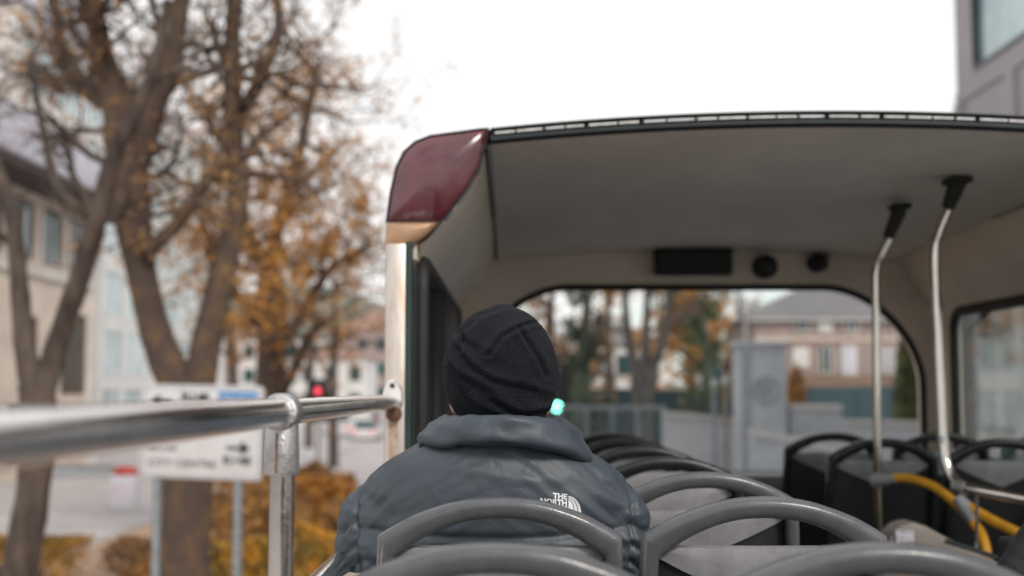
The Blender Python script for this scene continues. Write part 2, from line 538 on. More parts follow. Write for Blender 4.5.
# hand rails
RX, RZ = -0.340, EYE - .031
for s in (0, 1):
    x = RX if s == 0 else mirx(RX)
    b = MB(); b.tube([(x, -2.55, RZ), (x, 3.66, RZ)], .0208, 28)
    rail = part(b, 'hand_rail', M['steel'], smooth=True)
    for jy in (-1.4, 0.15 if s else -.2, 1.9):
        # cast T-clamp: ring on the rail and a split sleeve over the post
        c = MB()
        ring = []
        for yy, rr in ((-.026, .0225), (-.0255, .026), (-.022, .0278), (.022, .0278), (.0255, .026), (.026, .0225)):
            ring.append((yy, rr))
        c.loft([[Vector((x + math.cos(a) * rr, jy + yy, RZ + math.sin(a) * rr)) for a in (2 * PI * q / 28 for q in range(28))] for yy, rr in ring])
        c.tube([(x, jy, RZ - .004), (x, jy, RZ - .02), (x, jy, RZ - .05), (x, jy, RZ - .088), (x, jy, RZ - .0915), (x, jy, RZ - .092)],
               [.021, .0245, .026, .0268, .0255, .021], 28)
        cl_ = part(c, 'rail_clamp', M['cast'], parent=rail, smooth=True, angle=60)
        g = MB().box(x - .0035, x - .0015, jy - .0285, jy - .02, RZ - .088, RZ - .03)
        part(g, 'clamp_seam', M['rust'], parent=cl_)
    if True:
        for jy in (-1.4, 0.15 if s else -.2, 1.9):
            p_ = MB().tube([(x + .002, jy, RZ - .085), (x + .002, jy, EYE - .8)], .0182, 24)
            part(p_, 'rail_post', M['steel_post'], smooth=True)
    # flange at the canopy post
    f_ = MB()
    f_.loft([[Vector((x + math.cos(a) * .03 * sc, yy, RZ + .012 + math.sin(a) * (.052) * sc)) for a in (2 * PI * q / 24 for q in range(24))]
             for yy, sc in ((3.662, 1), (3.655, 1), (3.65, .9), (3.65, .3))])
    fl = part(f_, 'rail_flange', M['steel'], parent=rail, smooth=True)
    q_ = MB()
    q_.tube([(x, 3.652, RZ + .046), (x, 3.642, RZ + .046)], [.009, .006], 12)
    part(q_, 'bolt', M['trim_dark'], parent=fl)
    q_ = MB()
    q_.loft([[Vector((x + .004 + math.cos(a) * .024 * sc, yy, RZ - .034 + math.sin(a) * (.022) * sc)) for a in (2 * PI * q / 16 for q in range(16))]
             for yy, sc in ((3.655, 1.0), (3.64, .9), (3.635, .5))])
    part(q_, 'rust_patch', M['rust'], parent=fl, smooth=True)

# canopy posts
for s in (0, 1):
    x0, x1 = (-.365, -.305) if s == 0 else (mirx(-.305), mirx(-.365))
    b = MB().box(x0, x1, 3.665, 3.73, EYE - 1.0, EYE + .425)
    cp = part(b, 'canopy_post', M['doorpost'], bevel=.008)
    st_ = [(-.012, -.052), (.014, -.05), (.016, -.12), (.009, -.2), (.006, -.33), (.001, -.45), (-.003, -.36), (-.006, -.22), (-.010, -.13)]
    part(MB().prism([(RX + a if s == 0 else mirx(RX) + a, 3.6635, RZ + b2) for a, b2 in st_], (0, 0, 0), (0, .003, 0)), 'rust_streak', M['streak'], parent=cp)
    xa = -.303 if s == 0 else mirx(-.303) 
    b = MB().box(min(xa, xa + (.014 if s == 0 else -.014)), max(xa, xa + (.014 if s == 0 else -.014)), 3.67, 3.76, EYE - .9, EYE + .43)
    part(b, 'post_edge_seal', M['green_frame'])

# inner lining section
half = [(-.285, .385), (-.262, .425), (-.222, .475), (-.165, .545), (-.122, .62), (-.095, .69), (-.078, .728)]
def ceil_z(x, c=.777, k=.050):
    return c - k * (x - CX) ** 2
def section(y, dz, inset=0.0):
    pts = [Vector((a + inset, y, EYE + z_)) for a, z_ in half]
    n = 26
    for i in range(n + 1):
        x = -.07 + (mirx(-.07) + .07) * i / n
        pts.append(Vector((x, y, EYE + ceil_z(x) - dz)))
    pts += [Vector((mirx(a + inset), y, EYE + z_)) for a, z_ in reversed(half)]
    return pts
# coves (both sides) and ceiling as separate panels
ys = [3.735, 4.3, 5.0, 5.7, 6.2, 6.5, 6.62]
dzs = [0, .004, .012, .022, .032, .045, .055]
nh = len(half)
c = MB(); c.loft([section(y, d)[nh:-nh] for y, d in zip(ys, dzs)], cap=False, closed=False)
cei = part(c, 'ceiling_panel', M['ceiling'], smooth=True)
for side in (0, 1):
    c = MB()
    rr = []
    for y, d in zip(ys, dzs):
        sct = section(y, d)
        seg = sct[:nh + 1] if side == 0 else sct[-nh - 1:]
        rr.append(seg)
    c.loft(rr, cap=False, closed=False)
    part(c, 'cove_panel', M['lining'], smooth=True)
    # trim strip on the seam between cove and ceiling, and a grab seam line
    xs = -.07 if side == 0 else mirx(-.07)
    c = MB()
    c.tube([(xs, 3.76, EYE + .722), (xs, 5.2, EYE + .71)], .0075, 8)
    part(c, 'seam_trim', M['seat_light'], smooth=True)
# outer roof shell
outer = [(-.372, .424), (-.366, .50), (-.356, .58), (-.34, .655), (-.318, .70), (-.285, .73), (-.24, .748), (-.15, .76), (-.07, .771)]
def osec(y):
    pts = [Vector((a, y, EYE + z_)) for a, z_ in outer]
    n = 26
    for i in range(1, n):
        x = -.07 + (mirx(-.07) + .07) * i / n
        pts.append(Vector((x, y, EYE + ceil_z(x, .824, .050))))
    pts += [Vector((mirx(a), y, EYE + z_)) for a, z_ in reversed(outer)]
    return pts
c = MB(); c.loft([osec(y) for y in (3.74, 4.5, 5.5, 6.6, 6.72)], cap=False, closed=False)
part(c, 'roof_shell', M['maroon'], smooth=True)
# maroon end caps, domed towards the rear
capout = outer[:]
capin = [(-.075, .735), (-.097, .657), (-.137, .584), (-.192, .51), (-.25, .455), (-.285, .428), (-.31, .424)]
for side in (0, 1):
    fx = (lambda x: x) if side == 0 else mirx
    loop2 = [(a, z_) for a, z_ in capout] + capin
    zs = .492
    def clip(loop, keep_top):
        out = []
        for i in range(len(loop)):
            a, b2 = loop[i], loop[(i + 1) % len(loop)]
            ia = (a[1] >= zs) == keep_top; ib = (b2[1] >= zs) == keep_top
            if ia: out.append(a)
            if ia != ib:
                t = (zs - a[1]) / (b2[1] - a[1]); out.append((a[0] + (b2[0] - a[0]) * t, zs))
        return out
    for nm, top, mt in (('roof_end_cap', True, M['maroon']), ('end_cap_lower', False, M['tan'])):  # cap outline is split so its lower end is coloured tan
        lp = clip(loop2, top)
        # resample the outline finely, loft inwards for a domed face
        fine = []
        for i in range(len(lp)):
            a, b2 = Vector(lp[i]), Vector(lp[(i + 1) % len(lp)])
            kk = max(1, int((b2 - a).length / .02))
            for q in range(kk): fine.append(a.lerp(b2, q / kk))
        cen = Vector((sum(p.x for p in fine) / len(fine), sum(p.y for p in fine) / len(fine)))
        rings = []
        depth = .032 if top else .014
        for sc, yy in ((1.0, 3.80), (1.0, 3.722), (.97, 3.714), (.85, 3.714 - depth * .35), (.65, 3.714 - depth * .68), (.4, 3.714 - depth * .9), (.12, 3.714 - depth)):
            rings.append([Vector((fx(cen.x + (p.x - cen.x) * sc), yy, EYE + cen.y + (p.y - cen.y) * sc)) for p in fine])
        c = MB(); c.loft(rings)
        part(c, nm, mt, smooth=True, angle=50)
        if top:
            rim = [Vector((fx(p.x), 3.716, EYE + p.y)) for p in fine]
            c = MB(); c.tube(rim + [rim[0]], .0035, 6)
            part(c, 'end_cap_seal', M['trim_dark'], smooth=True)
# rear roof edge: dark trim with a broken bright strip
def arc(z, x0, x1, n=40, y=3.71):
    return [Vector((x0 + (x1 - x0) * i / n, y, EYE + ceil_z(x0 + (x1 - x0) * i / n, z, .05))) for i in range(n + 1)]
c = MB()
c.tube(arc(.786, -.062, mirx(-.062)), .0125, 10, flat=(1.0, 1.3))
c.tube(arc(.8165, -.062, mirx(-.062)), .0048, 8, flat=(1, 3))
bk = arc(.803, -.062, mirx(-.062), y=3.728)
c.loft([[p + Vector((0, 0, -.02)) for p in bk], [p + Vector((0, 0, .018)) for p in bk]], cap=False, closed=False)
edge = part(c, 'roof_edge_trim', M['trim_dark'], smooth=True)
random.seed(4)
c = MB(); x = -.05
while x < mirx(-.06):
    L = random.uniform(.05, .085)
    c.tube(arc(.8055, x, min(x + L, mirx(-.06)), 4, 3.716), .0055, 6, flat=(1, 1.6))
    x += L + random.choice((.006, .009, .016))
part(c, 'edge_light_strip', M['led'], parent=edge, smooth=True)

# front wall with the big rounded windscreen opening
def rrect(x0, x1, z0, z1, rb, rt, n=10):
    pts = []
    for cx_, cz_, a0, rad in ((x1 - rt, z1 - rt, 0, rt), (x0 + rt, z1 - rt, PI / 2, rt), (x0 + rb, z0 + rb, PI, rb), (x1 - rb, z0 + rb, 1.5 * PI, rb)):
        for q in range(n + 1):
            a = a0 + PI / 2 * q / n
            pts.append((cx_ + rad * math.cos(a), cz_ + rad * math.sin(a)))
    return pts
# opening corners are long slanted curves: superellipse-like, wider than high
def opening():
    x0, x1, z0, z1 = CX - 1.165, CX + 1.165, -.425, .535
    pts = []
    n = 14
    ex, ez = .50, .50
    for sx, sz, rng in ((1, 1, range(0, n + 1)), (-1, 1, range(n, -1, -1))):
        for q in rng:
            a = PI / 2 * q / n
            cx_ = (x1 - ex) if sx > 0 else (x0 + ex)
            ca, sa = math.cos(a), math.sin(a)
            e = 1.1
            pts.append((cx_ + sx * ex * (ca ** e), z1 - ez + ez * (sa ** e)))
    for q in range(8):
        a = PI + PI / 2 * q / 7; pts.append((x0 + .06 + .06 * math.cos(a), z0 + .06 + .06 * math.sin(a)))
    for q in range(8):
        a = 1.5 * PI + PI / 2 * q / 7; pts.append((x1 - .06 + .06 * math.cos(a), z0 + .06 + .06 * math.sin(a)))
    return pts
op = opening()
cenz = .05
def outer_hit(px_, pz_):
    # push outwards from the centre to the lining outline at the front
    dx, dz = px_ - CX, pz_ - cenz
    t = 1.0
    while t < 6:
        x, z_ = CX + dx * t, cenz + dz * t
        if abs(x - CX) > 1.275 or z_ > (ceil_z(x) + .0) or z_ < -1.2 or (z_ > .36 and abs(x - CX) > 1.275 - max(0, (z_ - .38)) * .6):
            break
        t += .004
    return x, z_
fw = MB()
r0 = [Vector((x, ZF, EYE + z_)) for x, z_ in op]
r1 = [Vector((x, ZF + .10, EYE + z_)) for x, z_ in op]
rm = []
ro = []
for x, z_ in op:
    a, b2 = outer_hit(x, z_)
    ro.append(Vector((a, ZF - .0, EYE + b2)))
fw.loft([r1, r0, ro], cap=False)
part(fw, 'front_wall', M['lining'], smooth=True, angle=35)
g = MB(); lp = [Vector((x, ZF + .005, EYE + z_)) for x, z_ in op]
g.tube(lp + [lp[0]], .018, 8)
part(g, 'windscreen_seal', M['rubber'], smooth=True)
g = MB(); g.add([Vector((x, ZF + .06, EYE + z_)) for x, z_ in op], [tuple(range(len(op)))])
part(g, 'windscreen', M['screen_glass'])
# dashboard ledge under the windscreen
g = MB().box(CX - 1.2, CX + 1.2, ZF - .28, ZF - .002, EYE - .50, EYE - .413)
part(g, 'front_ledge', M['seat_light'], bevel=.012)
g = MB().box(CX - 1.2, CX + 1.2, ZF - .26, ZF - .01, EYE - 1.2, EYE - .522)
part(g, 'front_kick_panel', M['black'])
# outer nose below windscreen
g = MB().box(CX - 1.3, CX + 1.3, ZF + .11, ZF + .25, .5, EYE - .44)
part(g, 'nose_panel', M['maroon'], bevel=.04)

# side walls of the canopy with windows
for side in (0, 1):
    fx = (lambda x: x) if side == 0 else mirx
    xi = -.275
    wy0, wy1 = 3.79, 6.28
    wz0, wz1 = -.33, .385
    w_ = MB()
    def bb(y0, y1, z0, z1, x0=xi - .03, x1=xi):
        a, b2 = sorted((fx(x0), fx(x1))); w_.box(a, b2, y0, y1, EYE + z0, EYE + z1)
    bb(wy1, ZF + .06, -1.2, .40)
    bb(3.74, wy1 - .002, wz1, .43, xi - .032, xi - .004)
    part(w_, 'side_wall', M['lining'])
    fr = MB()
    def ring_(z0, z1, y0, y1, rad, th):
        loop = rrect(y0, y1, z0, z1, rad, rad, 6)
        pts = [Vector((fx(xi + .006), a, EYE + b2)) for a, b2 in loop]
        fr.tube(pts + [pts[0]], th, 8)
    ring_(wz0, wz1, wy0, wy1, .09, .024)
    part(fr, 'window_frame', M['rubber'], smooth=True)
    gp = MB()
    loop = rrect(wy0, wy1, wz0, wz1, .09, .09, 6)
    gp.add([Vector((fx(xi - .012), a, EYE + b2)) for a, b2 in loop], [tuple(range(len(loop)))])
    part(gp, 'side_window', M['glass'] if side else M['dark_glass'])
    if side == 0:
        gp = MB().box(xi - .008, xi + .012, 4.62, 4.70, EYE - .33, EYE + .38)
        part(gp, 'window_divider', M['rubber'])
        gp = MB().box(xi + .002, xi + .020, 4.75, 6.22, EYE - .32, EYE + .37)
        part(gp, 'dark_blind', M['black'], bevel=.004)

# fittings over the windscreen
def fit(px0, px1, py0, py1, Y):
    a = P(px0, py1, Y); b2 = P(px1, py0, Y); return a.x, b2.x, a.z, b2.z
x0, x1, z0, z1 = fit(656, 733, 248, 274, 6.5)
g = MB().box(x0, x1, 6.5, ZF + .01, z0, z1)
disp = part(g, 'display_box', M['black'], bevel=.008)
g = MB().box(x0 + .02, x1 - .02, 6.494, 6.499, z0 + .02, z1 - .02)
part(g, 'display_face', M['black'], parent=disp)
p = P(766.5, 266, 6.53)
g = MB().tube([(p.x, 6.6, p.z), (p.x, 6.54, p.z), (p.x, 6.52, p.z)], [.062, .062, .05], 28)
sp = part(g, 'speaker', M['black'], bevel=.004)
g = MB().tube([(p.x, 6.519, p.z), (p.x, 6.508, p.z)], [.036, .02], 20)
part(g, 'speaker_cone', M['seat_dark'], parent=sp, smooth=True)
p = P(821, 263, 6.5)
g = MB().tube([(p.x, 6.6, p.z + .01), (p.x, 6.54, p.z + .005), (p.x, 6.49, p.z - .004), (p.x, 6.475, p.z - .006)], [.052, .046, .036, .02], 24)
cm = part(g, 'dome_camera', M['black'], smooth=True)
g = MB().box(p.x - .05, p.x + .05, 6.52, 6.6, p.z + .03, p.z + .045)
part(g, 'camera_bracket', M['trim_dark'], parent=cm)

# grab poles
def px_path(spec, n=5):
    return catmull([P(a, b2, y) for a, b2, y in spec], n)
pth = px_path([(903, 212, 4.98), (896, 226, 4.99), (882, 252, 5.0), (876.5, 268, 5.0), (876, 300, 5.0), (877, 400, 5.0), (877.5, 480, 5.0)])
bot = pth[-1]; pth.append(Vector((bot.x, bot.y, EYE - 1.2)))
gp1 = part(MB().tube(pth, .0165, 18), 'grab_pole', M['steel_pole'], smooth=True)
part(MB().tube([P(899, 207, 4.97), P(897, 216, 4.98), P(888, 238, 4.99)], [.034, .028, .022], 16, flat=(1, 1)), 'pole_bracket', M['black'], parent=gp1, smooth=True)
part(MB().box(P(891, 207, 4.97).x, P(909, 207, 4.97).x, 4.93, 5.02, P(900, 209, 4.97).z, P(900, 207, 4.97).z + .012), 'ceiling_plate', M['black'], parent=gp1, bevel=.003)
pth = px_path([(957, 186, 4.5), (951, 203, 4.51), (939, 232, 4.52), (935, 250, 4.52), (936, 300, 4.52), (940, 380, 4.5), (943, 440, 4.48), (947, 466, 4.46), (957, 483, 4.42), (972, 489, 4.36), (1000, 495, 4.3), (1060, 506, 4.2), (1120, 515, 4.1)])
gp2 = part(MB().tube(pth, .0178, 18), 'grab_pole', M['steel_pole'], smooth=True)
part(MB().tube([P(957, 182, 4.47), P(954, 192, 4.48), P(948, 208, 4.5)], [.034, .029, .023], 16), 'pole_bracket', M['black'], parent=gp2, smooth=True)
part(MB().box(P(946, 182, 4.47).x, P(968, 182, 4.47).x, 4.42, 4.52, P(957, 184, 4.47).z, P(957, 182, 4.47).z + .014), 'ceiling_plate', M['black'], parent=gp2, bevel=.003)
part(MB().tube([P(942.6, 436, 4.48), P(943.2, 445, 4.48)], .0195, 18), 'pole_collar', M['cast'], parent=gp2, smooth=True)
part(MB().tube([P(955, 486, 4.42), P(966, 489, 4.38)], .023, 18), 'pole_collar', M['cast'], parent=gp2, smooth=True)
part(MB().tube([P(976, 492, 4.36), P(977, 515, 4.36), P(976, 576, 4.36)], .006, 8), 'stay_rod', M['steel'], parent=gp2, smooth=True)
# yellow stair handles
pth = px_path([(880, 480, 4.97), (895, 478, 4.93), (912, 479, 4.88), (934, 487, 4.8), (955, 503, 4.7), (974, 523, 4.6), (984, 541, 4.52), (990, 575, 4.46)])
hd = part(MB().tube(pth[4:], .0175, 16), 'yellow_handle', M['yellow'], smooth=True)
part(MB().tube([P(875, 480, 5.0), P(884, 480, 4.96), P(896, 478.5, 4.93)], [.03, .023, .0205], 16), 'handle_socket', M['grey_joint'], parent=hd, smooth=True)
part(MB().tube([P(957, 497, 4.66), P(968, 510, 4.64), P(975, 522, 4.6)], [.02, .03, .021], 16), 'handle_socket', M['grey_joint'], parent=hd, smooth=True)
pth = px_path([(968, 506, 4.64), (990, 519, 4.55), (1024, 536, 4.42), (1060, 556, 4.3)])
part(MB().tube(pth, .0175, 16), 'yellow_handle', M['yellow'], smooth=True)

# stair partition and its beige cover
g = MB().box(1.22, 2.2, 4.66, 4.72, EYE - 1.2, EYE - .62)
part(g, 'stair_partition', M['black'], bevel=.01)
prof = [P(a, b2, 4.25) for a, b2 in ((884, 590), (887, 546), (892, 532), (901, 525), (913, 522), (926, 526), (948, 538), (975, 551), (1005, 566), (1005, 606), (884, 606))]
g = MB().prism(prof, (0, 0, 0), (0, .12, 0))
cov = part(g, 'stair_cover', M['beige_plastic'], bevel=.012)
a = P(896, 552, 4.24); b2 = P(914, 530, 4.24)
part(MB().box(a.x, b2.x, 4.238, 4.249, a.z, b2.z), 'notice_plate', M['label_grey'], parent=cov, bevel=.002)
g = MB().tube([P(945, 541, 4.2), P(975, 550, 4.15), P(1012, 563, 4.1)], .008, 8)
part(g, 'cover_rail', M['trim_dark'], parent=cov, smooth=True)

# ------------------------------------------------------------------ bus seats
def make_seat():
    root = thing('bus_seat', 'seat', 'bus seat', (0, 0, 0))
    W = .214
    def lean(x, z): return (x, -z * 0.0 + (-z) * .17, z)   # lower = further forward
    # arched grab handle: crescent shaped band that turns into the side bars
    oc = [(.222, -.62), (.222, -.40), (.221, -.20), (.2195, -.11), (.218, -.078)]
    arc_o = catmull([(.2165, -.068, 0), (.182, -.0475, 0), (.147, -.0300, 0), (.089, -.0105, 0), (.04, -.002, 0), (0, 0, 0)], 6)
    arc_i = catmull([(0, -.0365, 0), (.045, -.0395, 0), (.092, -.052, 0), (.140, -.075, 0), (.186, -.108, 0)], 6)
    ic = [(.190, -.16), (.193, -.22), (.194, -.40), (.194, -.62)]
    right = [(x, z) for x, z in oc] + [(p.x, p.y) for p in arc_o] 
    inner_r = [(p.x, p.y) for p in arc_i] + ic
    no_ = len(right) * 2 - 1
    outer_all = right + [(-x, z) for x, z in reversed(right[:-1])]
    inner_all = list(reversed(inner_r)) + [(-x, z) for x, z in inner_r[1:]]
    # match counts by resampling both to the same arc-length parameter
    def resample(pts, n):
        d = [0]
        for a, b_ in zip(pts, pts[1:]): d.append(d[-1] + math.hypot(b_[0] - a[0], b_[1] - a[1]))
        out = []
        for k_ in range(n):
            t = d[-1] * k_ / (n - 1); q = 0
            while q < len(d) - 2 and d[q + 1] < t: q += 1
            f_ = (t - d[q]) / (d[q + 1] - d[q]); a, b_ = pts[q], pts[q + 1]
            out.append((a[0] + (b_[0] - a[0]) * f_, a[1] + (b_[1] - a[1]) * f_))
        return out
    def halves(al, n_side, n_arc, zc):
        k0 = next(q for q, p in enumerate(al) if p[1] >= zc)
        k1 = len(al) - 1 - k0
        return resample(al[:k0 + 1], n_side)[:-1] + resample(al[k0:k1 + 1], n_arc) + resample(al[k1:], n_side)[1:]
    OA = halves(outer_all, 6, 61, -.0685); IA = halves(inner_all, 6, 61, -.1085)
    rings = []
    for (ox, oz), (ix, iz) in zip(OA, IA):
        def pt(x, z, y): return Vector((x, y - z * .17, z))
        def mixp(f_, y): return pt(ox + (ix - ox) * f_, oz + (iz - oz) * f_, y)
        hd_ = .024
        rings.append([mixp(0, -hd_ + .014), mixp(.10, -hd_ + .005), mixp(.24, -hd_ + .0008), mixp(.45, -hd_ - .0012), mixp(.76, -hd_ + .0005), mixp(.92, -hd_ + .004), mixp(1, -hd_ + .011),
                      mixp(1, hd_ - .008), mixp(.9, hd_ - .001), mixp(.5, hd_), mixp(.12, hd_ - .002), mixp(0, hd_ - .009)])
    m_ = MB(); m_.loft(rings)
    m_.build('handle', M['handle'], root, smooth=True, angle=62)
    # back shell: a curved grid closed with thickness
    def shell(xw, zs, yo, th, curve=.02):
        rr = []
        nx = 14
        for z in zs:
            front, back = [], []
            for i in range(nx + 1):
                x = -xw + 2 * xw * i / nx
                y = -z * .17 + yo + curve * (1 - (x / xw) ** 2) * -1
                back.append(Vector((x, y, z))); front.append(Vector((x, y + th, z)))
            rr.append(back + list(reversed(front)))
        return rr
    zs = [-.092, -.098, -.12, -.2, -.3, -.4, -.5, -.62]
    rr = shell(.195, zs, .012, .035)
    # roll the top edge forward
    for i, v in enumerate(rr[0]): rr[0][i] = v + Vector((0, .02 if i < 15 else -.004, -.002))
    m_ = MB(); m_.loft(rr)
    m_.build('back_shell', M['seat_dark'], root, smooth=True, angle=50)
    # light grey insert whose lower edge makes a wide V
    nx = 16; nzr = 7; rows = []
    for k_ in range(nzr + 1):
        row = []
        for i in range(nx + 1):
            x = -.19 + .38 * i / nx
            zt = -.0885; zb = -.108 - .085 * (1 - min(1, abs(x) / .185)) ** .85
            z = zt + (zb - zt) * (k_ / nzr)
            y = -z * .17 + .012 - .02 * (1 - (x / .195) ** 2) - .009
            if k_ == 0: y += .028
            if k_ == 1: z = zt - .002; y += .004
            row.append(Vector((x, y, z)))
        rows.append(row)
    m_ = MB(); m_.loft(rows, cap=False, closed=False)
    m_.build('back_panel', M['seat_light'], root, smooth=True, angle=60)
    # padding on the sitting side
    rr = shell(.185, [-.12, -.135, -.2, -.32, -.45, -.58], .05, .035, .012)
    m_ = MB(); m_.loft(rr)
    m_.build('back_cushion', M['cushion'], root, smooth=True, angle=50)
    m_ = MB(); m_.box(-.2, .2, .10, .50, -.66, -.58)
    m_.build('seat_cushion', M['cushion'], root, bevel=.028, bseg=3)
    m_ = MB(); m_.box(-.19, .19, .12, .47, -.70, -.662)
    m_.build('seat_pan', M['seat_dark'], root, bevel=.01)
    m_ = MB(); m_.box(-.03, .03, .18, .40, -.985, -.70); m_.box(-.16, .16, .16, .42, -1.005, -.985)
    m_.build('pedestal', M['galv'], root, bevel=.008)
    return root
SEATZ = EYE - .187
rowsY = [1.60, 2.29, 2.99, 3.69, 4.39, 5.09, 5.79]
proto = make_seat()
ordn = ['first', 'second', 'third', 'fourth', 'fifth', 'sixth', 'seventh']
cnt = 0
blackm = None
def put(x, y, label):
    global cnt, blackm
    o = proto if cnt == 0 else copy_tree(proto)
    cnt += 1
    o.location = (x, y, SEATZ)
    tag(o, label, 'bus seat', 'bus seats with arched handles')
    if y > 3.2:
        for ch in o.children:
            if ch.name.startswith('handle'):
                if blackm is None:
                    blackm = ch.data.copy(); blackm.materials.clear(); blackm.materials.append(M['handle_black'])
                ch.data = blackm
winl = ['arched grey seat back nearest the camera by the rail, lowest in the frame',
        'arched grey seat back directly behind the man in the jacket',
        'seat hidden behind the man, next in front of him by the left window',
        'second seat ahead of the man along the left window under the canopy edge',
        'third seat ahead of the man along the left window',
        'fourth seat ahead of the man along the left window',
        'seat nearest the windscreen in the left window column']
aisl = ['nearest aisle seat back, its broad blurred arch along the bottom right',
        'aisle seat back with sharp grey arch level with the seat behind the man',
        'aisle seat with pale grey panel and arch just right of the man',
        'aisle seat fourth from the camera, arch dark against its pale panel',
        'aisle seat fifth from the camera beside the front of the canopy',
        'aisle seat sixth from the camera, one row behind the front row',
        'front aisle seat on the left side, closest to the windscreen']
for i, y in enumerate(rowsY):
    put(-.022, y, winl[i])
    put(.447 if i else .46, y, aisl[i])
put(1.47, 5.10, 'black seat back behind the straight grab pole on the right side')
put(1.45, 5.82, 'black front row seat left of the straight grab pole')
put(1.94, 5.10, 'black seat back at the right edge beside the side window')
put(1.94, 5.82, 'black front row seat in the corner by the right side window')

# ------------------------------------------------------------------ the passenger
def vox(mb, size, smooth_it, name):
    me = bpy.data.meshes.new(name)
    me.from_pydata(mb.v, [], mb.f)
    bm = bmesh.new(); bm.from_mesh(me); bmesh.ops.recalc_face_normals(bm, faces=bm.faces); bm.to_mesh(me); bm.free()
    o = bpy.data.objects.new(name, me); COL.objects.link(o)
    r = o.modifiers.new('r', 'REMESH'); r.mode = 'VOXEL'; r.voxel_size = size; r.use_smooth_shade = True
    if smooth_it:
        s = o.modifiers.new('s', 'SMOOTH'); s.factor = .5; s.iterations = smooth_it
    dg = bpy.context.evaluated_depsgraph_get()
    res = bpy.data.meshes.new_from_object(o.evaluated_get(dg))
    bpy.data.objects.remove(o)
    res.name = name
    return res

def ellip(mb, c, r, rot=None, nu=24, nv=14):
    rings = []
    c = Vector(c)
    for i in range(nv + 1):
        a = PI * i / nv
        a = min(max(a, .02), PI - .02)
        rr = math.sin(a); zz = math.cos(a)
        ring = []
        for j in range(nu):
            t = 2 * PI * j / nu
            v = Vector((r[0] * rr * math.cos(t), r[1] * rr * math.sin(t), r[2] * zz))
            if rot: v = rot @ v
            ring.append(c + v)
        rings.append(ring)
    mb.loft(rings)

MX, MY = -.034, 2.53          # torso centre
man = thing('person', 'man seen from behind in grey puffer jacket and black knitted beanie, sitting', 'person', (MX, MY, EYE - 1.2))
def mpart(mesh_or_mb, name, m, parent=man, me=None):
    o = bpy.data.objects.new(name, mesh_or_mb)
    mesh_or_mb.materials.clear(); mesh_or_mb.materials.append(m)
    COL.objects.link(o)
    off = Vector((0, 0, 0)); q = parent
    while q is not None:
        off += q.location; q = q.parent
    mesh_or_mb.transform(Matrix.Translation(-off))
    o.parent = parent
    return o
HX, HY = -.022, 2.52
# body: head with face, neck, torso, arms, hands with fingers, legs, feet as one skin
bd = MB()
hz = EYE + .03
ellip(bd, (HX, HY, hz + .012), (.076, .094, .102))
ellip(bd, (HX, HY + .03, hz - .05), (.058, .068, .07))
ellip(bd, (HX, HY + .108, hz - .012), (.014, .022, .026))      # nose
ellip(bd, (HX, HY + .094, hz - .052), (.026, .014, .009))      # mouth
ellip(bd, (HX, HY + .086, hz - .09), (.024, .02, .018))        # chin
for s in (-1, 1):
    ellip(bd, (HX + s * .086, HY + .0, hz - .045), (.016, .024, .036))
    ellip(bd, (HX + s * .031, HY + .086, hz + .014), (.015, .012, .010))
bd.tube([(HX, HY - .015, hz - .03), (HX, HY - .02, EYE - .16)], [.058, .065], 20)
def blob_torso(mb, tab, exp=2.4, n=40, y0=0):
    rings = []
    for z, hw, hd_, cy in tab:
        ring = []
        for j in range(n):
            t = 2 * PI * j / n
            c_, s_ = math.cos(t), math.sin(t)
            ring.append(Vector((MX + math.copysign(abs(c_) ** (2 / exp), c_) * hw, MY + cy + math.copysign(abs(s_) ** (2 / exp), s_) * hd_, EYE + z)))
        rings.append(ring)
    mb.loft(rings)
blob_torso(bd, [(-.13, .07, .06, -.01), (-.17, .17, .085, 0), (-.24, .19, .10, .01), (-.45, .165, .10, .03), (-.72, .18, .11, .05)])
for s in (-1, 1):
    bd.tube([(MX + s * .185, MY, EYE - .2), (MX + s * .235, MY + .07, EYE - .48), (MX + s * .17, MY + .32, EYE - .60)], [.055, .042, .028], 14)
    # palm and fingers resting on the thigh
    wx, wy, wz = MX + s * .165, MY + .335, EYE - .60
    ellip(bd, (wx - s * .006, wy + .045, wz - .006), (.04, .05, .016))
    for q, (dx, L) in enumerate(((-.03, .066), (-.010, .078), (.011, .072), (.030, .056))):
        bd.tube([(wx + dx, wy + .08, wz - .002), (wx + dx * 1.1, wy + .08 + L * .5, wz + .004), (wx + dx * 1.15, wy + .08 + L * .85, wz - .012), (wx + dx * 1.15, wy + .08 + L, wz - .026)], [.0095, .009, .0082, .007], 8)
    bd.tube([(wx - s * .034, wy + .03, wz), (wx - s * .058, wy + .06, wz - .006), (wx - s * .062, wy + .088, wz - .012)], [.012, .0105, .008], 8)
    bd.tube([(MX + s * .1, MY + .06, EYE - .70), (MX + s * .12, MY + .28, EYE - .69), (MX + s * .125, MY + .46, EYE - .69), (MX + s * .125, MY + .49, EYE - .76), (MX + s * .125, MY + .46, EYE - .98), (MX + s * .125, MY + .45, EYE - 1.12)],
            [.092, .08, .062, .058, .05, .038], 16)
    ellip(bd, (MX + s * .125, MY + .51, EYE - 1.15), (.042, .11, .04))
body_me = vox(bd, .006, 3, 'body')
body = mpart(body_me, 'body', M['skin'])
# hair fringe at the nape and over the ears
HY += .02
hr = MB()
ellip(hr, (HX, HY - .006, hz - .0), (.085, .1, .075))
hair = mpart(vox(hr, .006, 2, 'hair'), 'hair', M['hair'])
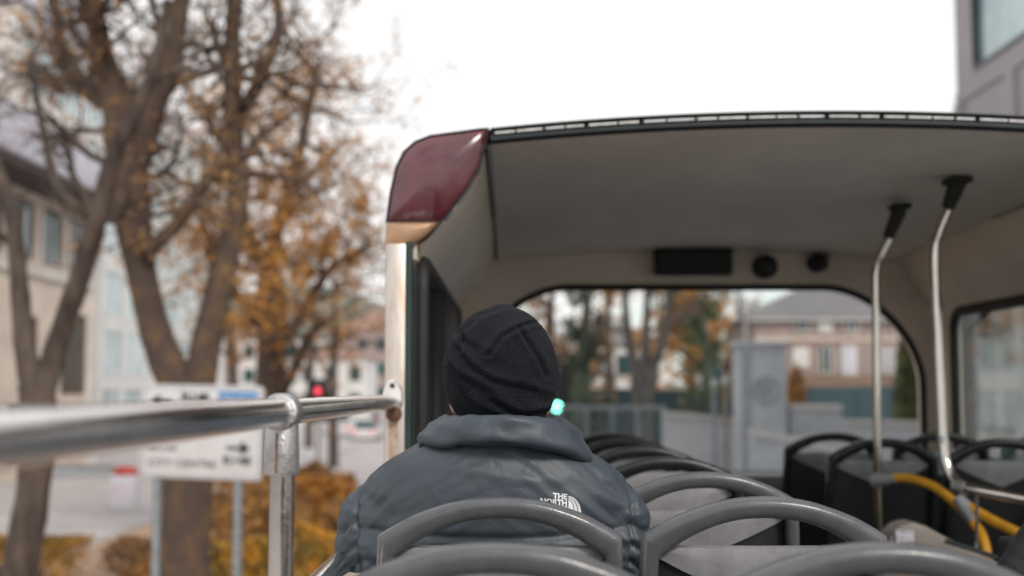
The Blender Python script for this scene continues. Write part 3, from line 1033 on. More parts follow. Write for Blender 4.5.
# trousers
tr = MB()
blob_torso(tr, [(-.62, .185, .13, .05), (-.72, .2, .13, .06), (-.775, .17, .10, .07)])
for s in (-1, 1):
    tr.tube([(MX + s * .1, MY + .06, EYE - .70), (MX + s * .12, MY + .28, EYE - .69), (MX + s * .125, MY + .47, EYE - .69), (MX + s * .125, MY + .5, EYE - .76), (MX + s * .125, MY + .47, EYE - .98), (MX + s * .125, MY + .46, EYE - 1.1)],
            [.1, .09, .074, .07, .066, .06], 18)
mpart(vox(tr, .009, 3, 'trousers'), 'trousers', M['trouser'])
for s in (-1, 1):
    sh = MB(); ellip(sh, (MX + s * .125, MY + .52, EYE - 1.155), (.05, .135, .042))
    mpart(vox(sh, .006, 2, 'shoe'), 'shoe', M['shoe'])

# jacket
jk = MB()
blob_torso(jk, [(-.075, .105, .08, -.015), (-.105, .155, .098, -.012), (-.124, .190, .110, -.008), (-.143, .222, .119, -.004), (-.165, .248, .127, 0), (-.20, .265, .135, .005), (-.24, .268, .137, .008),
                (-.30, .26, .14, .012), (-.42, .235, .138, .03), (-.56, .23, .14, .05), (-.68, .235, .15, .06)], 2.35, 48)
for s in (-1, 1):
    jk.tube(catmull([(MX + s * .175, MY - .0, EYE - .205), (MX + s * .22, MY + .0, EYE - .255), (MX + s * .236, MY + .02, EYE - .36), (MX + s * .255, MY + .08, EYE - .50), (MX + s * .225, MY + .22, EYE - .57), (MX + s * .18, MY + .33, EYE - .60)], 4),
            [interp([(0, .062), (4, .078), (8, .076), (12, .072), (16, .06), (20, .042)], i) for i in range(21)], 20)
jm = vox(jk, .005, 14, 'jacket')
jv = jm.vertices
nrm = [v.normal.copy() for v in jv]
def groove(d, wdt): return math.exp(-(d / wdt) ** 2)
def nf(v, sc, o=0): return noise.noise(Vector((v[0] * sc[0] + o, v[1] * sc[1] + o * .7, v[2] * sc[2] - o)))
disp_j = []
for i, v in enumerate(jv):
    x = v.co.x - MX; y = v.co.y - MY; z = v.co.z - EYE
    s = 1 if x > 0 else -1
    ax = abs(x)
    seam_x = .262 - .9 * max(0, z + .195) - .10 * max(0, -.25 - z)
    dsm = ax - seam_x
    d = 0
    onarm = ax > seam_x or z < -.44 and y > .16
    # armhole seam
    g1 = groove(dsm, .0045)
    puckers = math.sin(z * 260 + 3 * nf(v.co, (30, 30, 30), 3)) * groove(dsm, .022) * .0016
    fd = max(0, min(1, (-.155 - z) / .05))
    d -= .0062 * g1 * fd
    d += (.001 * groove(dsm, .02) + puckers) * fd
    if ax < seam_x: d += .0022 * math.sin(z * 105 + s * dsm * 60 + 2.5 * nf(v.co, (9, 9, 9), 4)) * math.exp(-((dsm + .03) / .035) ** 2) * fd
    # baffle lines
    if onarm:
        ph = (z - (ax - .24) * -1.1 * (1 if y < 0.02 else 1) - y * .5 + .02 + .012 * nf(v.co, (12, 12, 12), 8))
        sp_ = .043
        q = (ph / sp_) % 1.0
        dd = min(q, 1 - q) * sp_
        d += (.0115 * (math.sin(PI * q) ** .5) - .006) * fd
        d -= .003 * groove(dd, .003)
    else:
        line0 = -.262 - .012 * (1 - (ax / .24) ** 2) + .004 * nf(v.co, (9, 9, 9), 1)
        if z < line0 + .03:
            sp_ = .098
            q = ((line0 - z) / sp_)
            if z < line0:
                fq = q % 1.0
                d += .011 * (math.sin(PI * fq) ** .5) - .004
                dd = min(fq, 1 - fq) * sp_
                d -= .003 * groove(dd, .003)
            else:
                d -= .006 * groove(z - line0, .008)
    # long soft creases fanning out from the arm holes and collar
    fan = nf((v.co.x * 1.0, v.co.y, v.co.z + s * .55 * x), (6, 4, 26), 5)
    fan2 = nf((v.co.x, v.co.y, v.co.z + s * .9 * x), (16, 8, 60), 9)
    near = min(1, ax / .2)
    ridg = (1 - abs(fan) * 2.2)
    d += .0038 * ridg * (0.3 + .7 * near)
    d += .0022 * fan2 * (.2 + near ** 2)
    d += .004 * nf(v.co, (10, 10, 14), 2)
    # tension fold just below the collar
    d += .004 * groove(z + .155 + .012 * math.sin(x * 18) , .012) * (1 if y < 0 else 0) * max(0, 1 - ax / .19)
    disp_j.append(d)
for i, v in enumerate(jv):
    v.co = v.co + nrm[i] * disp_j[i]
jm.update()
for pgn in jm.polygons: pgn.use_smooth = True
bvh = BVHTree.FromPolygons([v.co.copy() for v in jm.vertices], [tuple(p_.vertices) for p_ in jm.polygons])
jacket = mpart(jm, 'jacket', M['jacket'])

# collar: stand collar rolled outwards, lower to the right
cb = MB()
rings = []
n = 72
prof = [(-.058, .102, .120), (-.049, .108, .127), (-.045, .117, .134), (-.050, .127, .140), (-.060, .138, .144), (-.074, .149, .145), (-.096, .163, .147), (-.113, .172, .147), (-.124, .173, .144), (-.132, .166, .136), (-.132, .150, .12), (-.12, .135, .11),
        (-.09, .115, .108), (-.066, .102, .114)]
for k_, (z, hw, hd_) in enumerate(prof):
    z = -.046 + (z + .045) * .64
    ring = []
    for j in range(n):
        t = 2 * PI * j / n
        c_, s_ = math.cos(t), math.sin(t)
        wob = 1 + .018 * noise.noise(Vector((c_ * 4, s_ * 4, z * 30))) + .012 * noise.noise(Vector((c_ * 11, s_ * 11, z * 60 + 4)))
        x = c_ * hw * wob
        y = s_ * hd_ * wob
        zz = z - .030 * max(0, c_) ** 3 * min(1, (-.04 - z) / .05) - .03 * x - .006 * c_ * c_ + .004 * noise.noise(Vector((c_ * 5, s_ * 5, 7.0))) 
        if z < -.09: zz += .003 * math.sin(3 * t)
        ring.append(Vector((-.012 + x * (1.0) + z * -.02, MY - .012 + y, EYE + zz)))
    rings.append(ring)
rings.append(rings[0])
cb.loft(rings, cap=False)
cm_ = bpy.data.meshes.new('collar'); cm_.from_pydata(cb.v, [], cb.f)
bm = bmesh.new(); bm.from_mesh(cm_); bmesh.ops.remove_doubles(bm, verts=bm.verts, dist=.0001); bmesh.ops.recalc_face_normals(bm, faces=bm.faces)
bmesh.ops.subdivide_edges(bm, edges=bm.edges, cuts=1, use_grid_fill=True, smooth=.6)
for f_ in bm.faces: f_.smooth = True
bm.to_mesh(cm_); bm.free()
cm_.update()
nn = [v.normal.copy() for v in cm_.vertices]
for i, v in enumerate(cm_.vertices):
    x = v.co.x + .012; z = v.co.z - EYE
    rd = (1 - 2.2 * abs(noise.noise(Vector((x * 9, v.co.y * 6, z * 34 + x * 5)))))
    v.co = v.co + nn[i] * (.0035 * rd + .0012 * noise.noise(v.co * 55))
mpart(cm_, 'collar', M['jacket'], parent=jacket)
# small zip pull tab at the left collar end
tb = MB().box(-.178, -.172, MY - .07, MY - .05, EYE - .108, EYE - .098)
tbo = tb.build('collar_toggle', M['black'], None, bevel=.002)
tbo.parent = jacket; tbo.location = -man.location

# lettering and emblem on the right shoulder blade, laid on the jacket surface
def lay(o_me, loc_px):
    """map flat (x right, z up) coordinates in metres to the jacket's back."""
    for v in o_me.vertices:
        x, z, e = v.co.x, v.co.y, v.co.z
        org = Vector((loc_px.x + x, 1.9, loc_px.z + z))
        hit, nm, idx, dist = bvh.ray_cast(org, Vector((0, 1, 0)))
        if hit is not None:
            v.co = hit - Vector((0, .0012 + (e + .001) * .4, 0))
        else:
            v.co = Vector((org.x, MY - .13, org.z))
YB = 2.40
pl = P(567.5, 501.8, YB)
def logo_text(body, size, dz, sx):
    cu = bpy.data.curves.new('lettering', 'FONT'); cu.body = body; cu.size = size; cu.extrude = .0006; cu.offset = .0006
    cu.align_x = 'RIGHT'; cu.resolution_u = 4
    tmp = bpy.data.objects.new('lettering', cu); COL.objects.link(tmp)
    me = bpy.data.meshes.new_from_object(tmp.evaluated_get(bpy.context.evaluated_depsgraph_get()))
    bpy.data.objects.remove(tmp)
    me.transform(Matrix.Diagonal((sx, 1, 1, 1)))
    me.transform(Matrix.Translation((0, dz, 0)))
    me.transform(Matrix.Shear('XY', 4, (0.0, 0.0)))
    bm = bmesh.new(); bm.from_mesh(me)
    bm.to_mesh(me); bm.free()
    for v in me.vertices: v.co.y -= v.co.x * .0 ; v.co.y += v.co.x * -.10
    lay(me, pl)
    me.materials.clear()
    mpart(me, 'lettering', M['logo'], parent=jacket)
logo_text('THE', .0138, .0035, 1.05)
logo_text('NORTH', .0138, -.0080, 1.04)
logo_text('FACE', .0138, -.0195, 1.26)
lg = MB()
Rg = .0262
def bandpoly(f0, f1, n=14):
    outer_ = []; inner_ = []
    for i in range(n + 1):
        a = PI / 2 * i / n
        outer_.append((Rg * f1 * math.cos(a), Rg * math.sin(a) * (1 if f1 == 1 else f1 ** .35)))
        inner_.append((Rg * f0 * math.cos(a), Rg * math.sin(a) * (f0 ** .35 if f0 > 0 else 0)))
    return outer_, inner_
for f0, f1 in ((.0, .42), (.48, .71), (.77, 1.0)):
    o_, i_ = bandpoly(f0, f1)
    base = len(lg.v)
    vs = [(a, b2, 0) for a, b2 in o_] + [(a, b2, 0) for a, b2 in i_]
    nn_ = len(o_)
    lg.add(vs, [(q, q + 1, nn_ + q + 1, nn_ + q) for q in range(nn_ - 1)])
lme = bpy.data.meshes.new('emblem'); lme.from_pydata(lg.v, [], lg.f)
for v in lme.vertices: v.co.x = v.co.x * .92 + .0022; v.co.y = v.co.y * 1.12 - .019 - v.co.x * .10
bm = bmesh.new(); bm.from_mesh(lme); bmesh.ops.remove_doubles(bm, verts=bm.verts, dist=.00001); bm.to_mesh(lme); bm.free()
lay(lme, pl)
mpart(lme, 'emblem', M['logo'], parent=jacket)

# beanie
bn = MB()
tabw = [(-.058, .075), (-.048, .084), (-.035, .0925), (-.02, .1), (-.002, .107), (.02, .1115), (.05, .111), (.08, .1055), (.105, .096), (.125, .083), (.142, .066), (.154, .051), (.161, .038), (.166, .026), (.1695, .013), (.171, .001)]
def pdist(line, x, z):
    b = 9
    for (x0, z0), (x1, z1) in zip(line, line[1:]):
        dx, dz = x1 - x0, z1 - z0
        t = max(0, min(1, ((x - x0) * dx + (z - z0) * dz) / (dx * dx + dz * dz)))
        b = min(b, math.hypot(x - x0 - dx * t, z - z0 - dz * t))
    return b
def hpx(*pp): return [((400 + a / 2.618 - 512) * 2.42 / 1280 - HX, (391 - 280 - b / 2.618) * 2.42 / 1280) for a, b in pp]
SEAMS = [(hpx((232, 198), (262, 150), (305, 118), (362, 96)), .0032, .0058, 0),
         (hpx((308, 124), (350, 188), (382, 242)), .0036, .0056, 0),
         (hpx((262, 66), (205, 90), (168, 135), (158, 190)), .0035, .0042, 0)]
rings = []
NZ, NT = 90, 180
for i in range(NZ + 1):
    u = i / NZ
    z = -.052 + .223 * (math.sin(u * PI / 2) ** .9 if True else u)
    hw = interp(tabw, z)
    # smooth the table with a neighbourhood mean
    hw = (hw * 2 + interp(tabw, z + .008) + interp(tabw, z - .008)) / 4
    if i == NZ: hw = .001
    ring = []
    for j in range(NT):
        t = 2 * PI * j / NT
        c_, s_ = math.cos(t), math.sin(t)
        d = 0
        # seams and folds that run over the back of the knitted cap
        if s_ < .25:
            xw = c_ * hw; fz = max(0, min(1, (-.08 - s_) / .35))
            for line, wd, dp, sd in SEAMS:
                ds = pdist(line, xw, z)
                d += fz * (-dp * math.exp(-(ds / wd) ** 2) + dp * .75 * math.exp(-((abs(ds) - wd * 2.6) / (wd * 1.7)) ** 2))
            cc = (1 - c_) / 2
            for off, amp, wd, gain in ((-.022, .0062, .0075, 1), (.010, .0052, .008, 1), (-.048, .0045, .006, 1), (.045, .004, .010, max(0, -c_ + .3))):
                zl = off + .095 * cc ** 2.4 + .004 * math.sin(t * 5 + off * 90)
                q = (z - zl) / wd
                d += fz * gain * amp * (math.exp(-q * q) - .9 * math.exp(-((q + 1.5) / .8) ** 2))
        d += .0045 * noise.noise(Vector((c_ * 2.2, s_ * 2.2, z * 16)))
        d += .0016 * noise.noise(Vector((c_ * 7, s_ * 7, z * 60)))
        rr = hw * 1.03 + d * min(1, hw / .05) ** 1.5
        tilt = -.008 * c_
        ring.append(Vector((HX - .003 + c_ * rr + (.006 if z > .1 else .06 * max(0, z)), HY - .004 + s_ * (rr * 1.13), EYE + z + tilt * (1 if z < .1 else max(0, (.166 - z) / .066)) + (.012 * s_ if z < 0 else 0))))
    rings.append(ring)
bn.loft(rings[:1] + rings, cap=True)
bm_ = bpy.data.meshes.new('beanie'); bm_.from_pydata(bn.v, [], bn.f)
for p_ in bm_.polygons: p_.use_smooth = True
mpart(bm_, 'beanie', M['wool'])

# black bag at the right edge
bgm = MB()
for q in range(5):
    a = P(1004 + q * 9, 590 - q * 14, 2.9); 
    ellip(bgm, (a.x + .03, 2.95, a.z), (.045, .06, .05))
bgm.box(P(1030, 560, 2.9).x, P(1110, 560, 2.9).x, 2.88, 3.1, EYE - .75, P(1030, 545, 2.9).z)
bgo = bpy.data.objects.new('shoulder_bag', vox(bgm, .008, 6, 'shoulder_bag')); COL.objects.link(bgo)
bgo.data.materials.clear(); bgo.data.materials.append(M['bag'])
tag(bgo, 'black padded bag with bulging folds at the lower right edge', 'bag')
st = MB(); st.box(1.17, 1.5, 2.86, 3.12, EYE - 1.2, EYE - .752)
part(st, 'luggage_box', M['black'], bevel=.01)

# ------------------------------------------------------------------ trees
LEAFN = 0
class Tree:
    def __init__(s, seed, Y):
        s.r = random.Random(seed); s.w = MB(); s.tw = MB(); s.lv = []; s.lf = []; s.Y = Y
    def leaf(s, p, size):
        r = s.r
        a = Vector((r.gauss(0, 1), r.gauss(0, 1), r.gauss(0, 1))).normalized()
        b_ = a.orthogonal().normalized()
        c_ = a.cross(b_)
        sz = size * r.uniform(.6, 1.3)
        o = len(s.lv)
        s.lv += [p - b_ * sz * .5, p + c_ * sz * .32, p + b_ * sz * .5, p - c_ * sz * .32]
        s.lf.append((o, o + 1, o + 2, o + 3))
    def branch(s, p, d, L, rad, lvl, leafd, lsize, droop=0.0, seg=5):
        r = s.r
        n = 6 if lvl < 2 else 4
        pts = [p]; rads = [rad]
        cur = p.copy(); dd = d.normalized()
        kink = .28 if lvl < 2 else .38
        for i in range(n):
            dd = (dd + Vector((r.gauss(0, kink), r.gauss(0, kink), r.gauss(0, kink) + .08 - droop))).normalized()
            cur = cur + dd * (L / n)
            pts.append(cur.copy()); rads.append(max(.004, rad * (1 - .75 * (i + 1) / n)))
        (s.w if lvl < 2 else s.tw).tube(pts, rads, 6 if lvl < 2 else 4, cap=False)
        if lvl < 3:
            for i in range(1, len(pts)):
                for q in range(2):
                    if r.random() < (.62 if lvl < 2 else .42):
                        nd = (pts[i] - pts[i - 1]).normalized() + Vector((r.gauss(0, .8), r.gauss(0, .8), r.gauss(.1, .6)))
                        s.branch(pts[i], nd, L * r.uniform(.38, .62), rads[i] * .6, lvl + 1, leafd, lsize, droop)
        if lvl >= 2:
            for i in range(1, len(pts)):
                for q in range(leafd):
                    if r.random() < .62:
                        s.leaf(pts[i] + Vector((r.gauss(0, .08), r.gauss(0, .08), r.gauss(0, .08))), lsize)
    def limb(s, spec, seg=12):
        """spec: (px, py, radius in px, dy) along the limb"""
        pts = catmull([P(a, b_, s.Y + dy) for a, b_, rr, dy in spec], 4)
        rads = []
        for i in range(len(pts)):
            t = i / 4
            k_ = min(int(t), len(spec) - 2); fr = t - k_
            rads.append((spec[k_][2] * (1 - fr) + spec[k_ + 1][2] * fr) * s.Y / F * (1 + .06 * s.r.uniform(-1, 1)))
        s.w.tube(pts, rads, seg)
        return pts, rads
    def finish(s, name, label, bark, leafm, group='autumn trees along the street', cat='tree'):
        base = s.w.v[0]
        loc = Vector((base[0], base[1], 0))
        root = thing(name, label, cat, loc, 0, group)
        o = s.w.build('trunk', bark, None, smooth=True); o.parent = root; o.location = -loc
        # twigs and leaves share the crown object
        me = bpy.data.meshes.new('crown')
        nb = len(s.tw.v)
        vs = s.tw.v + [tuple(v) for v in s.lv]
        fs = s.tw.f + [tuple(i + nb for i in f) for f in s.lf]
        me.from_pydata(vs, [], fs)
        me.materials.append(leafm); me.materials.append(bark)
        nt_ = len(s.tw.f)
        mi = [1] * nt_ + [0] * len(s.lf)
        me.polygons.foreach_set('material_index', mi)
        c = bpy.data.objects.new('crown', me); COL.objects.link(c); c.parent = root; c.location = -loc
        return root

def along(t, pts, rads, k0, count, L, leafd, lsize, spread=1.0, lvl=1, upb=.2):
    r = t.r
    for q in range(count):
        i = r.randint(k0, len(pts) - 1)
        d = Vector((r.gauss(0, 1) * spread, r.gauss(0, .8), r.gauss(upb, .7)))
        t.branch(pts[i], d, L * r.uniform(.6, 1.25), min(rads[i] * .5, .07), lvl, leafd, lsize)

# tree nearest the left edge
t = Tree(14, 14)
g0 = P(18, 600, 14); 
pts, rads = t.limb([(5, 870, 27, 0), (12, 700, 21, 0), (20, 576, 18, 0), (32, 500, 17, 0), (38, 430, 17, 0), (37, 385, 19, 0)])
a1 = t.limb([(34, 395, 13, 0), (24, 340, 11, 0), (19, 280, 9, .2), (12, 210, 8, .4), (-8, 150, 6, .6), (-20, 60, 4, .8)])
a2 = t.limb([(42, 395, 13, 0), (60, 335, 11, 0), (84, 265, 11, -.2), (101, 205, 10, -.4), (116, 150, 8, -.6), (150, 80, 6, -.8), (168, 0, 4, -1)])
a3 = t.limb([(96, 222, 6, -.3), (60, 190, 5, -.2), (45, 140, 4, 0), (30, 60, 3, .2)])
for A, n_ in ((a1, 6), (a2, 10), (a3, 6)):
    along(t, A[0], A[1], 10, int(n_ * .6), 1.3, 0, .05)
t.finish('street_tree', 'slender forked tree with nearly bare twigs at the left edge', M['bark'], M['leaf_brown'])

# big mossy twin-stemmed tree
t = Tree(23, 17)
t.limb([(182, 800, 32, 0), (184, 640, 27, 0), (186, 540, 25, 0), (188, 470, 26, 0), (188, 410, 30, 0), (190, 380, 24, 0)])
b1 = t.limb([(184, 400, 19, 0), (160, 345, 17, 0), (145, 290, 15, 0), (135, 235, 18, 0), (127, 175, 22, 0), (122, 120, 20, .1), (104, 60, 13, .2), (92, 0, 10, .3), (84, -60, 8, .4)])
b2_ = t.limb([(130, 190, 14, 0), (150, 120, 12, -.3), (172, 60, 10, -.5), (181, 0, 8, -.7), (186, -60, 6, -.8)])
b3 = t.limb([(196, 400, 17, 0), (208, 335, 15, 0), (226, 260, 13, .2), (238, 200, 12, .4), (234, 135, 11, .5), (232, 60, 10, .6), (234, 0, 8, .7), (238, -50, 6, .8)])
b4 = t.limb([(238, 120, 8, .5), (262, 75, 7, .7), (279, 28, 6, .9), (272, -20, 5, 1.0)])
b5 = t.limb([(150, 250, 8, -.3), (185, 215, 6, -.6), (215, 170, 5, -.8), (262, 150, 4, -.9)])
b6 = t.limb([(120, 110, 10, .2), (90, 95, 8, .5), (68, 70, 6, .8), (55, 10, 5, 1.0)])
for A, n_, k0 in ((b1, 14, 14), (b2_, 14, 4), (b3, 17, 12), (b4, 12, 4), (b5, 8, 5), (b6, 8, 4)):
    along(t, A[0], A[1], k0, max(4, int(n_ * .8)), 1.7, 2, .075)
t.finish('street_tree', 'large mossy twin stemmed tree rising behind the road sign', M['bark_moss'], M['leaf_rust'])

# third tree, further, left of the canopy
t = Tree(37, 27)
t.limb([(272, 620, 19, 0), (272, 520, 16, 0), (271, 430, 16, 0), (271, 375, 16, 0), (273, 310, 14, 0), (267, 262, 12, 0)])
c1 = t.limb([(267, 270, 9, 0), (248, 238, 8, 0), (238, 200, 6, .5), (222, 130, 4, .6)])
c2 = t.limb([(268, 268, 9, 0), (280, 220, 7, 0), (296, 170, 6, -.5), (308, 110, 5, -.8), (318, 60, 3, -1)])
c3 = t.limb([(273, 345, 7, 0), (296, 325, 6, 0), (316, 290, 5, 0), (334, 265, 4, 0), (362, 250, 2.5, 0)])
c4 = t.limb([(270, 330, 7, 0), (245, 300, 6, 0), (225, 285, 5, .5), (205, 250, 3, .6)])
c5 = t.limb([(278, 400, 6, 0), (296, 365, 5, -1), (310, 335, 4, -1.5), (330, 318, 3, -2)])
for A, n_, k0 in ((c1, 10, 3), (c2, 14, 3), (c3, 14, 4), (c4, 10, 3), (c5, 8, 5)):
    along(t, A[0], A[1], k0, max(4, int(n_ * .9)), 1.8, 3, .10)
t.finish('street_tree', 'dark trunked tree with orange leaves just left of the canopy post', M['bark_moss'], M['leaf_orange'])

def far_tree(seed, px, Y, hgt, rad, name, label, bark, leafm, trunk_r=.2, leafd=3, lsize=.16, nb=16, fork=False, droop=0, base_frac=.35):
    t = Tree(seed, Y)
    x = (px - 512) / F * Y
    r = t.r
    def lm(pts, rads, seg=8):
        pts = catmull(pts, 3); rr = [interp(list(zip(range(len(rads)), rads)), i / 3) for i in range(len(pts))]
        t.w.tube(pts, rr, seg); return pts, rr
    A = []
    if fork:
        lm([(x, Y, 0), (x + .05, Y, 1.5), (x, Y, 3.0)], [trunk_r * 1.3, trunk_r, trunk_r])
        for s_ in fork:
            A.append(lm([(x, Y, 2.8), (x + s_ * .35, Y, 4.2), (x + s_ * .62, Y, hgt * .6), (x + s_ * 1.0, Y + s_ * .3, hgt * .9)], [trunk_r * .8, trunk_r * .65, trunk_r * .5, trunk_r * .25]))
    else:
        A.append(lm([(x, Y, 0), (x + r.uniform(-.1, .1), Y, hgt * .3), (x + r.uniform(-.3, .3), Y, hgt * .6), (x + r.uniform(-.4, .4), Y, hgt * .95)], [trunk_r * 1.3, trunk_r, trunk_r * .6, trunk_r * .2]))
    for pts, rr in A:
        k0 = int(len(pts) * base_frac)
        for q in range(nb):
            i = r.randint(k0, len(pts) - 1)
            a = r.uniform(0, 2 * PI)
            t.branch(pts[i], Vector((math.cos(a), math.sin(a), r.uniform(-.1, .9))), rad * r.uniform(.5, 1.05), min(.07, rr[i] * .5), 1, leafd, lsize, droop)
    return t.finish(name, label, bark, leafm)

# beyond the left rail, further down the street
far_tree(51, 335, 60, 11.5, 3.0, 'street_tree', 'rust coloured tree far down the street by the post', M['bark'], M['leaf_rust'], leafd=2, nb=9, lsize=.17)
far_tree(52, 232, 48, 12.5, 3.2, 'street_tree', 'brown leaved tree standing behind the mossy tree', M['bark'], M['leaf_brown'], leafd=1, nb=8, lsize=.14)
far_tree(53, 310, 78, 12, 3.2, 'street_tree', 'brown tree furthest down the street on the left', M['bark'], M['leaf_brown'], leafd=2, nb=9, lsize=.18)
# beyond the windscreen
far_tree(61, 581, 36, 7.0, .8, 'ivy_clad_tree', 'dark ivy covered tree seen left through the windscreen', M['leaf_ivy'], M['leaf_ivy'], .38, leafd=2, lsize=.15, nb=26, base_frac=.22)
far_tree(69, 560, 44, 8.5, 2.2, 'beech_tree', 'golden leaved tree left of the ivy covered tree', M['bark'], M['leaf_orange'], .2, leafd=2, lsize=.15, nb=12)
far_tree(70, 612, 50, 8.6, 2.0, 'beech_tree', 'golden leaved tree just right of the ivy covered tree', M['bark'], M['leaf_orange'], .2, leafd=2, lsize=.15, nb=11)
far_tree(62, 641, 30, 8.2, 1.6, 'forked_tree', 'pale forked tree in the middle of the windscreen view', M['bark_pale'], M['leaf_brown'], .2, leafd=1, lsize=.1, nb=5, fork=(-.5, .2, .9), base_frac=.65)
far_tree(63, 692, 52, 9.5, 2.0, 'beech_tree', 'bright orange tree right of the forked tree', M['bark'], M['leaf_orange'], .25, leafd=3, lsize=.2, nb=18, base_frac=.3)
far_tree(64, 704, 44, 7.0, 1.4, 'evergreen_tree', 'green tree seen between orange tree and stone pillar', M['leaf_ivy'], M['leaf_green'], .3, leafd=2, lsize=.17, nb=16, base_frac=.4)
far_tree(65, 548, 58, 9.5, 2.6, 'beech_tree', 'brown tree partly hidden by the black beanie', M['bark'], M['leaf_brown'], .25, leafd=2, lsize=.17, nb=11)
far_tree(66, 610, 66, 10, 2.6, 'beech_tree', 'rust coloured tree between ivy covered and forked trees', M['bark'], M['leaf_rust'], .25, leafd=2, lsize=.2, nb=11)
far_tree(67, 655, 74, 10.5, 2.8, 'beech_tree', 'distant amber tree behind the forked tree', M['bark'], M['leaf_orange'], .25, leafd=2, lsize=.22, nb=11)
far_tree(68, 735, 70, 10.5, 2.4, 'beech_tree', 'thin brown tree behind the stone pillar, twigs against sky', M['bark'], M['leaf_brown'], .25, leafd=1, lsize=.18, nb=9)

def bush(seed, cx_, cy_, w_, d_, h_, m, name, label, cat='shrub', n=2600, size=.07, group=None, trim=False, z0=.1):
    r = random.Random(seed)
    root = thing(name, label, cat, (cx_, cy_, z0), 0, group)
    st_ = MB()
    for q in range(14):
        x, y = r.uniform(-.4, .4) * w_, r.uniform(-.4, .4) * d_
        st_.tube([(x * .6, y * .6, 0), (x * .8, y * .8, h_ * .4), (x * 1.05, y * 1.05, h_ * r.uniform(.7, .92))], [.02, .014, .005], 5)
    st_.build('stems', M['bark'], root)
    vs, fs = [], []
    for q in range(n):
        if trim:
            x, y, z = r.uniform(-.5, .5) * w_, r.uniform(-.5, .5) * d_, r.random() ** .6 * h_
            f_ = r.random()
            if f_ < .45: z = h_ * (1 + .05 * noise.noise(Vector((x * 2, y * 2, 3)))) - abs(r.gauss(0, .05))
            elif f_ < .75: y = -d_ / 2 + abs(r.gauss(0, .06))
            z += .05 * noise.noise(Vector((x * 3, y * 3, 0)))
        else:
            a, b_ = r.uniform(0, 2 * PI), r.random() ** .45
            zz = r.random() ** .7
            bulge = math.sqrt(max(0, 1 - (zz * 1.02 - .15) ** 2 / 1.1))
            wob = 1 + .35 * noise.noise(Vector((math.cos(a) * 1.5, math.sin(a) * 1.5, zz * 3 + seed)))
            x = math.cos(a) * b_ * w_ / 2 * bulge * wob; y = math.sin(a) * b_ * d_ / 2 * bulge * wob
            z = zz * h_ * (1 + .25 * noise.noise(Vector((x * 1.3 + seed, y * 1.3, 0))))
        p = Vector((x, y, z))
        a_ = Vector((r.gauss(0, 1), r.gauss(0, 1), r.gauss(0, 1))).normalized()
        b_ = a_.orthogonal().normalized(); c_ = a_.cross(b_)
        sz = size * r.uniform(.6, 1.4)
        o = len(vs)
        vs += [p - b_ * sz * .5, p + c_ * sz * .35, p + b_ * sz * .5, p - c_ * sz * .35]
        fs.append((o, o + 1, o + 2, o + 3))
    MB().add(vs, fs).build('foliage', m, root)
    return root
gh = 'autumn shrubs in the bed beside the road'
bush(1, -8.75, 23, 2.3, 1.3, .78, M['leaf_yellow'], 'hedge', 'low clipped yellow hedge at the lower left behind the first trunk', 'hedge', 5000, .08, gh, True, .16)
bush(2, -10.2, 22.6, 2.4, 1.2, .74, M['leaf_yellow'], 'hedge', 'low yellow hedge cut by the left picture edge', 'hedge', 4000, .08, gh, True, .16)
bush(3, -3.9, 18.5, 2.0, 1.8, 1.15, M['leaf_yellow'], 'hedge', 'bright yellow hedge between steel post and the man', 'hedge', 7000, .08, gh, False, .16)
bush(4, -3.25, 21.5, 1.3, 1.6, 1.1, M['leaf_yellow'], 'shrub', 'small yellow shrub beside the jacket sleeve', 'shrub', 4500, .08, gh, False, .16)
bush(5, -4.9, 25, 2.4, 2.2, 1.6, M['leaf_rust'], 'shrub', 'rusty red shrub behind the bright yellow hedge', 'shrub', 7000, .09, gh, False, .16)
bush(6, -4.9, 30.5, 1.7, 2, 1.2, M['leaf_orange'], 'shrub', 'orange shrub below the far end of the rail', 'shrub', 5200, .1, gh, False, .16)
bush(7, -6.6, 27.5, 2.2, 2, 1.1, M['leaf_rust'], 'shrub', 'brown shrub at the foot of the dark trunked tree', 'shrub', 5200, .09, gh, False, .16)
bush(8, -5.6, 34, 2.4, 2, 1.4, M['leaf_rust'], 'shrub', 'rusty shrub left of the steel post far back', 'shrub', 5200, .12, gh, False, .16)
bush(12, -8.3, 42, 2.6, 3.0, 1.7, M['leaf_orange'], 'shrub', 'orange shrub right of the red traffic light pole', 'shrub', 5000, .14, gh, False, .05)
bush(10, P(797, 400, 31).x, 31, .62, .8, 3.75, M['leaf_orange'], 'shrub', 'bright orange columnar shrub right of the stone pillar', 'shrub', 4200, .12, None, False, 0)
bush(11, P(909, 400, 33).x, 33, 1.0, 1.2, 4.6, M['leaf_green'], 'conifer', 'dull green conifer at the right edge of the windscreen', 'tree', 6000, .12, None, False, 0)

